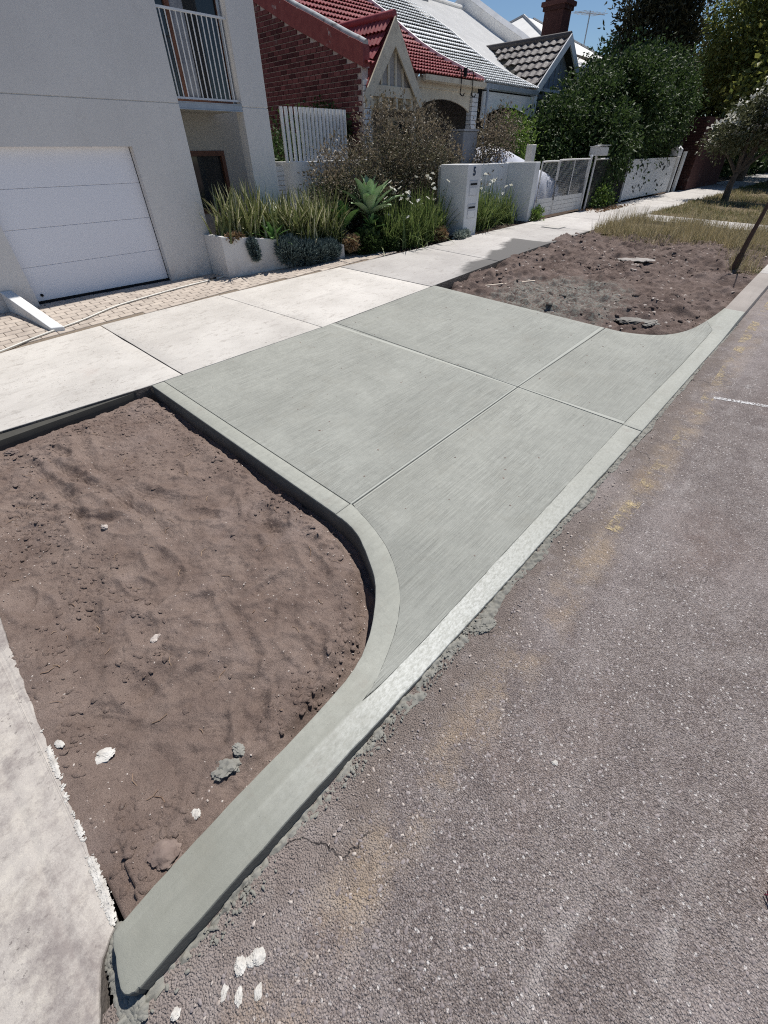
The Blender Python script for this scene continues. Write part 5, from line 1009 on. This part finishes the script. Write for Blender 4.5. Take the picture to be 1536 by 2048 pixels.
bush('lime_shrub', 'bright green shrub by the white cottage porch', 'shrub', (-9.6, 17.0, 0.7), [(-9.6, 16.9, 2.75, .4, .45, .5), (-9.7, 17.4, 2.4, .45, .5, .6)], [('foliage', None, 3000, 0.12, 0.22, L_LIM, 0.2, 26, 0.5, 0.1)], 6)
bush('side_shrub', 'dark green shrub in the gap behind the louvre gate', 'shrub', (-10.6, 7.9, 0.6), [(-10.7, 7.8, 1.6, .45, .45, 1.0), (-11.0, 8.6, 1.9, .6, .7, 1.1), (-11.6, 9.6, 2.2, .6, .6, .9)], [('foliage', None, 6000, 0.09, 0.28, L_HDG, 0.16, 26, 0.5, 0.1)], 6)
bush('dark_shrub', 'dark green bush tucked under the left side of the bronze shrub', 'shrub', (-9.15, 8.1, 0.6), [(-9.15, 8.15, 1.25, .3, .4, .6), (-9.1, 8.6, 1.1, .3, .4, .5)], [('foliage', None, 5000, 0.08, 0.2, L_HDG, 0.12, 24, 0.4, -0.3)], 4)
bush('wall_creeper', 'small green creeper on the red brick wall above the pole screen', 'creeper', (-11.6, 10.3, 0.6), [(-11.6, 10.35, 2.95, .55, .2, .32), (-11.2, 10.4, 2.75, .4, .2, .3)], [('foliage', None, 2200, 0.09, 0.3, L_HDG, 0.12, 22, 0.4, 0.1)], 4)
bush('fence_weed', 'green weeds at the foot of the dark chain wire fence', 'weed', (-7.15, 19.6, 0.7), [(-7.15, 19.3, 1.0, .15, .3, .35), (-7.2, 20.2, 0.95, .15, .35, .3)], [('foliage', None, 900, 0.10, 0.25, L_LIM, 0.12, 18, 0.4, 0)], 6, None, 0.008)
bush('pier_weed', 'bright green weed at the foot of the white end pier', 'weed', (-7.25, 14.75, 0.7), [(-7.22, 14.75, 0.82, .08, .2, .12)], [('foliage', None, 500, 0.10, 0.14, L_LIM, 0.06, 20, 0.4, -0.5)], 3, None, 0.006)
# ------------------------------------------------------------------ trees
def tree(name, label, root, blobs, parts, limbs, r0, bark=BARK, fork=0.45, seed=1, group=None):
    t = thing(name, label, 'tree', root, group); rg = random.Random(seed)
    top = Vector(blobs[0][:3]); rt = Vector(root); fk = rt.lerp(top, fork)
    m = MB(); m.tube(smoothline([tuple(rt), tuple(rt.lerp(fk, .5) + Vector((rg.uniform(-.1, .1), rg.uniform(-.1, .1), 0))), tuple(fk)], 4), [r0 * (1.25 - 0.5 * i / 8) for i in range(9)], 9); m.build('trunk', bark, t, 60)
    for k in range(limbs):
        b = blobs[k % len(blobs)]; e = Vector([b[i] + rg.uniform(-.6, .6) * b[i + 3] for i in range(3)]); mid = fk.lerp(e, .5) + Vector((rg.uniform(-.2, .2), rg.uniform(-.2, .2), rg.uniform(0, .3)))
        MB().tube(smoothline([tuple(fk - (fk - rt).normalized() * 0.1), tuple(mid), tuple(e)], 4), [r0 * (0.62 - 0.5 * i / 8) for i in range(9)], 7).build('limb', bark, t, 60)
    for nm, bl2, n, sz, asp, mt, cl, pr, sh, dr in parts: crown(nm, bl2 or blobs, n, sz, asp, mt, t, cl, pr, sh, dr)
    return t
hb_ = [(-9.5, 19.6, 2.2, 1.3, 1.3, 1.5), (-9.3, 21.6, 2.95, 1.5, 1.8, 1.7), (-9.2, 24.4, 3.55, 1.8, 2.4, 2.0), (-9.3, 27.4, 3.4, 1.8, 2.2, 2.1), (-8.1, 21.2, 2.3, .95, 1.3, 1.25), (-8.3, 23.6, 3.2, 1.2, 1.8, 1.9), (-8.2, 26.5, 3.4, 1.2, 1.9, 1.9), (-9.6, 20.3, 1.5, 1.3, 1.9, 1.2), (-9.0, 25, 1.8, 1.4, 3.2, 1.5)]
tree('hedge_tree', 'dense dark green tree hanging over the chain wire fence', (-9.2, 22.6, 0.6), hb_, [('crown', None, 130000, 0.125, 0.27, L_HDG, 0.20, 50, 0.55, 0.5), ('drooping_fringe', [(-7.4, 20.7, 2.2, .3, .7, .8), (-7.4, 20.1, 1.7, .3, .5, .6)], 2000, 0.15, 0.22, L_HDG, 0.2, 24, 0.3, 0.8)], 9, 0.16, seed=4)
tree('cypress', 'tall narrow near black cypress behind the hedge tree', (-10.4, 30.0, 0.6), [(-10.4, 30.0, 8.0, 1.6, 1.8, 6.5), (-10.2, 29.8, 12.0, 1.3, 1.4, 5.0), (-10.2, 30.0, 4.5, 1.5, 1.8, 3.2)], [('crown', None, 46000, 0.24, 0.14, L_CYP, 0.28, 36, 0.7, -0.6)], 3, 0.25, seed=5)
tree('street_tree', 'big olive leaved tree filling the top right corner', (-6.6, 41, 0.6), [(-6.2, 40, 8.0, 3.2, 3.5, 3.0), (-8.4, 38.5, 7.0, 2.4, 2.6, 2.8), (-4.0, 40, 7.2, 3.0, 3.2, 2.6), (-6.2, 37.5, 5.8, 2.2, 2.2, 1.8), (-7.5, 41, 10.5, 3.4, 3.5, 2.8), (-2.0, 42, 8.5, 3.0, 3.5, 3.0)], [('crown', None, 80000, 0.185, 0.30, L_BIG, 0.40, 36, 0.45, 0.3)], 9, 0.26, seed=6)
fb = [(-4.3, 26.2, 3.05, .85, 1.0, .65), (-5.0, 26.0, 2.65, .7, .8, .42), (-3.3, 26.4, 3.3, 1.0, 1.0, .75), (-3.7, 26.6, 3.7, .9, 1.0, .5), (-2.9, 26.0, 2.75, .9, .9, .55)]
tree('flowering_tree', 'small verge tree topped with white blossom', (-4.38, 26.25, 0.58), fb, [('crown', None, 11000, 0.13, 0.24, L_FLT, 0.22, 30, 0.5, 0.2), ('blossom', [(b[0], b[1], b[2] + .18, b[3], b[4], b[5]) for b in fb], 1800, 0.10, 0.5, BLOOM, 0.09, 12, 0.95, -0.4)], 6, 0.12, fork=0.40, seed=7)
for lab, x, y, s in (('verge tree in deep shade behind the flowering tree', -4.2, 36, 1.0), ('thin verge tree further along the shaded footpath', -4.6, 46, 1.15), ('tree at the far shaded end of the street', -5.8, 57, 1.3), ('garden tree overhanging the footpath past the brick outbuilding', -9.2, 43, 1.2)):
    bb = [(x, y, 4.6 * s, 2.4 * s, 2.6 * s, 1.6 * s), (x + 1.5, y + .5, 4.2 * s, 1.8 * s, 2 * s, 1.4 * s), (x - 1.6, y, 4.3 * s, 1.8 * s, 2.2 * s, 1.5 * s)]
    tree('shade_tree', lab, (x, y, 0.58), bb, [('crown', None, 9000, 0.28, 0.3, L_BIG if y < 40 else L_HDG, 0.4, 26, 0.4, 0.3)], 5, 0.15 * s, fork=0.5, seed=int(y), group='shade trees down the street')
bush('boundary_hedge', 'dark hedge closing the far end of the street', 'hedge', (-6, 62, 0.6), [(-8.5, 60, 2.0, 2.5, 3, 2.2), (-5, 63, 2.2, 2.6, 2.5, 2.4), (-1.5, 64, 2.2, 2.6, 2.5, 2.4), (-8.5, 50, 2.0, 1.5, 6, 2.0), (2.5, 66, 2.6, 3, 3, 3)], [('foliage', None, 16000, 0.34, 0.32, L_HDG, 0.4, 30, 0.6, 0.2)], 0)
sp = thing('sapling', 'thin dark leaning looking sapling trunk in the dry grass by the kerb', 'sapling', (-1.335, 11.8, 0.46))
MB().tube(smoothline([(-1.335, 11.8, 0.40), (-1.32, 11.81, 0.9), (-1.27, 11.8, 1.45), (-1.22, 11.82, 2.3)], 4), [0.055 - 0.003 * i for i in range(13)], 8).build('trunk', STEM, sp, 60); MB().tube([(-1.34, 11.8, 0.38), (-1.33, 11.8, 0.72)], [0.075, 0.055], 10).build('root_collar', STEM, sp, 60)
for k in range(4): MB().tube([(-1.22, 11.82, 2.0 + k * .08), (-1.22 + .25 * math.cos(k * 1.7), 11.82 + .25 * math.sin(k * 1.7), 2.4 + k * .1)], [0.012, 0.004], 5).build('twig', STEM, sp)
# ------------------------------------------------------------------ grass
def grass(name, region, n, L, W, mat, zf, lean=0.45, dens=None):
    rg = np.random.default_rng(len(name) + n); x0, x1, y0, y1 = region; x = x0 + (x1 - x0) * rg.random(n); y = y0 + (y1 - y0) * rg.random(n)
    if dens is not None:
        k = dens(x, y) > rg.random(n); x, y = x[k], y[k]
    b = np.stack([x, y, zf(x, y)], 1); n = len(x)
    return tag(blades(name, b, rg.random(n) * 6.283, np.abs(rg.normal(0, lean, n)) + .05, L * (.4 + .9 * rg.random(n)), W * (.6 + .8 * rg.random(n)), mat, None, 1.0, 3), kind='stuff')
clumpy = lambda x, y: np.clip(0.25 + 2.8 * fbm(x, y, 0.9, 3, 1), 0.03, 1)
d1 = lambda x, y: np.clip(0.35 + 2.4 * fbm(x, y, 1.2, 3, 1), 0, 1) * sst((y - 12.9 + 1.6 * fbm(x, y, .6, 2, 3) + 2.3 * np.clip((x + 2.2) / 1.2, 0, 1)) / 1.8)
grass('dry_grass', (-5.2, -0.9, 10.2, 17.4), 26000, 0.24, 0.008, G_DRY, lambda x, y: np.where(y < 14.1, fsoil(x, y), gz(x, y) - .01), 0.5, d1)
grass('green_grass', (-5.2, -0.9, 10.8, 17.4), 9000, 0.18, 0.008, G_GRN, lambda x, y: np.where(y < 14.1, fsoil(x, y), gz(x, y) - .01), 0.5, d1)
grass('straggly_grass', (-5.1, -0.95, 11.4, 17.2), 9000, 0.45, 0.007, G_DRY, lambda x, y: np.where(y < 14.1, fsoil(x, y), gz(x, y) - .01), 0.35, d1)
grass('dry_verge_grass', (-5.2, -0.9, 18.9, 32), 26000, 0.16, 0.014, G_DRY, lambda x, y: gz(x, y) - .01, 0.6, clumpy)
grass('green_verge_grass', (-5.2, -0.9, 18.9, 40), 30000, 0.15, 0.014, G_GRN, lambda x, y: gz(x, y) - .01, 0.6, clumpy)
n = 500; P = np.stack([RNG.uniform(-7.3, -6.5, n), 19.6 + RNG.normal(0, .8, n), np.zeros(n)], 1); P[:, 2] = gz(P[:, 0], P[:, 1]) + .012; D = RNG.normal(0, 1, (n, 3)); D[:, 2] *= .2
tag(leafmesh('fallen_leaves', P, D, 0.08, 0.3, G_LIT), kind='stuff')
# ------------------------------------------------------------------ hose
hz = smoothline([(-7.72, -0.8), (-7.80, 0.1), (-7.96, 0.771), (-8.10, 1.203), (-8.20, 1.60), (-8.30, 2.02), (-8.50, 2.61), (-8.60, 3.26), (-8.68, 3.86), (-8.74, 4.60), (-8.80, 4.86)], 6)
ho = thing('garden_hose', 'cream garden hose snaking along the brick paving past the garage', 'hose', (-8.3, 2, 0.4)); MB().tube([(x, y, max(float(pz(x, y)), g0(x, y)) + 0.016) for x, y in hz], 0.0125, 8).build('tube', HOSE, ho, 60); MB().tube([(-8.735, 4.52, 0.502), (-8.75, 4.66, 0.502)], 0.019, 8).build('coupling', BLACK, ho, 40)
# ------------------------------------------------------------------ road paint
YEL = m_paint_worn('worn_yellow_paint', (0.46, 0.37, 0.22), 0.50, 0.62); WHI = m_paint_worn('worn_white_paint', (0.62, 0.62, 0.62), 0.30, 0.45)
xs = np.linspace(0, 1, 5); ys = np.linspace(2.9, 40, 200); U, Y = np.meshgrid(xs, ys, indexing='ij'); X = np.interp(Y, [2.9, 4.1, 5.3, 6.8, 8.2, 40], [-.345, -.335, -.34, -.372, -.41, -.46]) + (U - .5) * 0.11
tag(grid('yellow_line', X, Y, zroad(X, Y) + 0.006 * fbm(X, Y, 1.6, 4, 2) + 0.004, YEL), kind='structure')
xs = np.linspace(-.30, 1.2, 40); ys = np.linspace(0, 1, 3); X, V_ = np.meshgrid(xs, ys, indexing='ij'); Y = 5.66 + (X + .3) * .24 + (V_ - .5) * .06
tag(grid('white_mark', X, Y, zroad(X, Y) + 0.006 * fbm(X, Y, 1.6, 4, 2) + 0.004, WHI), kind='structure')
# ------------------------------------------------------------------ mortar left along the kerb, rubble, stones
ys = np.arange(-0.80, 8.4, 0.008); us = np.linspace(0, 1, 15); U, Y = np.meshgrid(us, ys, indexing='ij')
wd_ = np.interp(Y, [-.8, -.5, 0, 1.0, 2.3, 4.0, 8.4], [.05, .022, .020, .044, .042, .030, .008]) * (0.75 + 1.5 * np.clip(fbm(Y * 0 + 3, Y, 3.5, 3, 2) + .2, 0, 1)); XFa = np.vectorize(XFf)(Y); X = XFa - 0.012 + U * (wd_ + 0.02)
hh = np.interp(Y, [-.8, 0, 1, 2.5, 4, 8.4], [.026, .022, .022, .020, .014, .006]); Z = zroad(X, Y) + hh * 0.6 * np.sin(np.pi * np.clip(U ** 0.7, 0, 1)) * (0.35 + 2.0 * np.clip(fbm(X, Y, 18, 4, 4) + .2, 0, 1)) + 0.020 * fbm(X, Y, 42, 4, 6) - 0.003
mt_ = struct('mortar_haunching', (-.6, 2, 0)); grid('mortar_strip', X, Y, Z, MORTAR, mt_)
us = np.linspace(0, 1, 30); vs = np.linspace(0, 1, 26); U, V_ = np.meshgrid(us, vs, indexing='ij'); X = -0.99 + 0.33 * U; Y = -0.555 - 0.045 * U - 0.075 * V_
Z = zroad(X, Y) + 0.022 * (1 - V_) + 0.012 * fbm(X, Y, 30, 4, 2) + 0.002; grid('mortar_heap', X, Y, Z, MORTAR, mt_)
n = 1100; hx = RNG.uniform(-0.97, -0.66, n); hv = RNG.random(n) ** 1.4; hy = -0.56 - 0.1 * (hx + 0.97) - 0.075 * hv; p = np.column_stack([hx, hy, zroad(hx, hy) + 0.026 * (1 - hv)]); tag(rocks('heap_crumbs', p, 0.003 + 0.013 * RNG.random(n) ** 2.6, MORTAR, 0.7), kind='stuff')
rg = random.Random(11)
def lump(name, label, cat, x, y, z, r, mat, seed, flat=.6, amp=.35, el=1.0, rot=0, group=None):
    o = link(name, lump_mesh(name, r, seed, flat, amp, el), mat); o.location = (x, y, z + r * flat * .25); o.rotation_euler = (0, 0, rot); return tag(o, label, cat, group)
PG = 'white plaster crumbs on the road by the kerb end'
for i, (lab, x, y, r, el, rt) in enumerate((('largest white plaster crumb on the road near the kerb end', -.485, -.235, .021, 1.2, .6), ('second largest white plaster crumb, touching the largest', -.515, -.295, .022, 1.1, 1.9), ('white plaster crumb just below the largest pair', -.492, -.262, .016, 1.2, .3), ('long narrow white plaster crumb leftmost under the pile', -.500, -.375, .011, 1.9, 2.2), ('white plaster crumb in the middle of the lower row', -.450, -.345, .013, 1.6, 2.4), ('upright oval white plaster crumb rightmost of the lower row', -.405, -.290, .011, 1.8, 2.4), ('lone white plaster crumb near the bottom left picture edge', -.585, -.520, .013, 1.3, 2.0))):
    lump('plaster_crumb', lab, 'plaster crumb', x, y, float(zroad(x, y)), r, CHALK, i + 3, .55, .45, el, rt, PG)
lump('plaster_chunk', 'white plaster chunk lying on the soil near the old driveway', 'plaster chunk', -1.66, -.345, soil_z(-1.66, -.345), .036, CHALK, 31, .45, .5, 1.3, 1.2)
lump('plaster_chunk', 'small white plaster flake at the old driveway edge', 'plaster chunk', -1.86, -.475, soil_z(-1.86, -.475) + .004, .014, CHALK, 32, .4, .5, 1.7, .4)
lump('mortar_lump', 'grey wet mortar lump on the soil beside the kerb', 'mortar lump', -1.125, .045, soil_z(-1.125, .045), .042, MORTAR, 33, .55, .6, 1.3, 1.0)
lump('mortar_lump', 'small grey mortar lump just above the larger one', 'mortar lump', -1.16, .13, soil_z(-1.16, .13), .024, MORTAR, 34, .6, .5, 1.4, .3)
lump('mortar_lump', 'mortar lump slumped at the kerb edge under the broken road crust', 'mortar lump', -.625, 1.57, float(zroad(-.625, 1.57)), .038, MORTAR, 35, .5, .5, 1.9, 1.4)
lump('plaster_chunk', 'small white crumb on the soil left of the kerb', 'plaster chunk', -1.075, -.161, soil_z(-1.075, -.161), .016, CHALK, 36, .6, .5, 1.2, .4)
lump('soil_lump', 'brown soil lump near the kerb end', 'soil lump', -1.03, -.33, soil_z(-1.03, -.33), .055, CLOD, 37, .5, .4, 1.3, 1)
lump('stone', 'tan stone alone in the middle of the raked soil', 'stone', -2.118, .137, soil_z(-2.118, .137), .022, PEBBLE, 38, .6, .4, 1.5, 2)
lump('stone', 'small orange tan stone higher on the raked soil', 'stone', -3.383, .337, soil_z(-3.383, .337), .024, PEBBLE, 39, .7, .4, 1.0, 1)
lump('soil_lump', 'dark clod at the left picture edge below the footpath', 'soil lump', -5.24, .154, soil_z(-5.24, .154), .06, CLOD, 40, .6, .4, 1.3, 1)
lump('stone', 'small white stone on the asphalt in the middle foreground', 'stone', .05, 1.13, float(zroad(.05, 1.13)), .012, CHALK, 41, .6, .4, 1.2, 1)
lump('mortar_slab', 'flat grey cement spill on the dug soil near the dry grass', 'cement spill', -3.05, 11.3, float(fsoil(np.array([-3.05]), np.array([11.3]))[0]), .24, plain('cement_crust', (0.36, 0.33, 0.31), (0.26, 0.24, 0.22), 9, .95, 40, .8, .02), 42, .10, .3, 1.5, .6)
lump('mortar_slab', 'grey cement sludge near the far kerb corner', 'cement spill', -1.75, 7.55, float(fsoil(np.array([-1.75]), np.array([7.55]))[0]), .20, plain('cement_sludge', (0.24, 0.23, 0.21), (0.17, 0.16, 0.15), 9, .95, 40, .8, .02), 43, .16, .35, 1.5, .3)
st = thing('timber_stake', 'thin pale timber stake lying on the dug soil', 'stake', (-4.3, 8.1, .42)); MB().beam((-4.66, 7.74, float(fsoil(np.array([-4.66]), np.array([7.74]))[0]) + .04), (-3.93, 8.48, float(fsoil(np.array([-3.93]), np.array([8.48]))[0]) + .06), .045, .02).build('stake', plain('pale_timber', (0.55, 0.48, 0.40), None, 12), st)
# loose stones and clods: uncountable scatter
def scat(n, x0, x1, y0, y1, smin, smax, zf, pw=3.0, dens=None):
    x = RNG.uniform(x0, x1, n); y = RNG.uniform(y0, y1, n)
    if dens is not None:
        k = dens(x, y) > RNG.random(n); x, y = x[k], y[k]
    s = smin + (smax - smin) * RNG.random(len(x)) ** pw; return np.stack([x, y, zf(x, y)], 1), s
nsz = lambda x, y: NZ[np.clip(((x - xs_[0]) / 0.0125).astype(int), 0, NZ.shape[0] - 1), np.clip(((y - ys_[0]) / 0.0125).astype(int), 0, NZ.shape[1] - 1)]
rz_ = lambda x, y: zroad(x, y) + 0.006 * fbm(x, y, 1.6, 4, 2)
okz = lambda x, y: (~inside(x, y, [(-5.37, 1.70)] + [(-2.05, 1.62)] + [tuple(q) for q in out_curve] + [(-.6, -.6), (-.6, 3), (-5.4, 3)])) & (y > -.50)
p, s = scat(4500, -5.3, -.95, -.5, 1.65, .0010, .006, nsz, 3.0, lambda x, y: okz(x, y) * np.clip(.25 + 2.2 * fbm(x, y, 1.6, 3, 3) + .5 * np.exp(-((distline(x, y, edge_line) - .2) / .12) ** 2), .04, 1)); rocks('soil_pebbles', p, s, PEBBLE)
p, s = scat(16000, -5.3, -.95, -.5, 1.65, .002, .022, nsz, 3.5, lambda x, y: okz(x, y) * np.clip(1.8 * fbm(x, y, 2.0, 3, 5) + .8 * np.exp(-((distline(x, y, edge_line) - .22) / .10) ** 2), .02, 1)); rocks('soil_clods', p, s, SOIL, .65)
fz = lambda x, y: fsoil(x, y)
okf = lambda x, y: (~inside(x, y, [(-5.2, 7.08), (-1.99, 6.95)] + [tuple(q) for q in rc] + [(-.6, 8.6), (-.6, 6), (-5.3, 6)])) * np.clip(.5 + 1.8 * fbm(x, y, 1.1, 3, 5), .05, 1)
p, s = scat(4000, -5.15, -.95, 7.0, 13.5, .008, .05, fz, 4.0, okf); rocks('dug_clods', p, s, SOIL2, .65)
p, s = scat(1500, -5.15, -.95, 7.0, 13.0, .006, .03, fz, 3, okf); rocks('dug_pebbles', p, s, PEBBLE, .6)
p, s = scat(15000, -.55, 2.2, -1.0, 4.5, .0022, .0085, rz_, 2.4, lambda x, y: np.clip(1.15 - y / 5, .1, 1)); rocks('road_stone_chips', p, s, CHIP, .55)
p, s = scat(900, -.60, -.25, -1.0, 6.0, .002, .008, rz_, 3); rocks('gutter_grit', p, s, PEBBLE, .6)
p, s = scat(2600, -.700, -.630, -.7, 5.0, .0015, .008, lambda x, y: rz_(x, y) + .012 * np.clip((-.60 - x) / .08, 0, 1), 2.6, lambda x, y: np.clip(.75 + 2.5 * fbm(x * 0, y, 3.5, 3, 2), .1, 1) * np.clip(1.2 - y / 5, .2, 1)); rocks('gutter_mortar_crumbs', p, s, MORTAR, .7)
p, s = scat(140, -5.2, -.9, 1.9, 6.9, .004, .011, lambda x, y: zt(x, y), 2.0); rocks('specks_on_slab', p, s, CLOD, .6)
# twigs on the soil
m = MB()
for k in range(90):
    x, y = rg.uniform(-5.1, -1.1), rg.uniform(-.45, 1.4)
    if not okz(np.array([x]), np.array([y]))[0]: continue
    a = rg.random() * 6.28; L = rg.uniform(.02, .09); m.tube([(x, y, soil_z(x, y) + .004), (x + L * .5 * math.cos(a), y + L * .5 * math.sin(a), soil_z(x + L * .5 * math.cos(a), y + L * .5 * math.sin(a)) + .008), (x + L * math.cos(a + .3), y + L * math.sin(a + .3), soil_z(x + L * math.cos(a), y + L * math.sin(a)) + .005)], rg.uniform(.0012, .003), 4)
tag(m.build('twigs', plain('twig', (0.20, 0.13, 0.09), (0.32, 0.23, 0.16), 20), None), kind='stuff')
# broom head just inside the right picture edge
br = thing('broom_head', 'red bristled broom head at the right picture edge', 'broom', (.93, 1.35, .03))
zb = float(zroad(.93, 1.35)); MB().box(.91, .985, 1.22, 1.62, zb + .085, zb + .125, .008).build('wooden_block', plain('broom_block', (0.10, 0.03, 0.035)), br)
m = MB()
for i in range(6):
    for j in range(34):
        x, y = .916 + i * .012, 1.228 + j * .0115; dx, dy = rg.uniform(-.016, .004) - .018 * (i < 3), rg.uniform(-.008, .008); m.tube([(x, y, zb + .088), (x + dx, y + dy, zb + .003)], [.003, .0022], 4)
m.build('bristles', plain('red_bristle', (0.42, 0.05, 0.10), (0.30, 0.03, 0.07), 30, .4), br)
MB().tube([(.95, 1.42, zb + .12), (1.7, 1.6, zb + 1.15)], .013, 8).build('handle', TIMBER, br, 40)
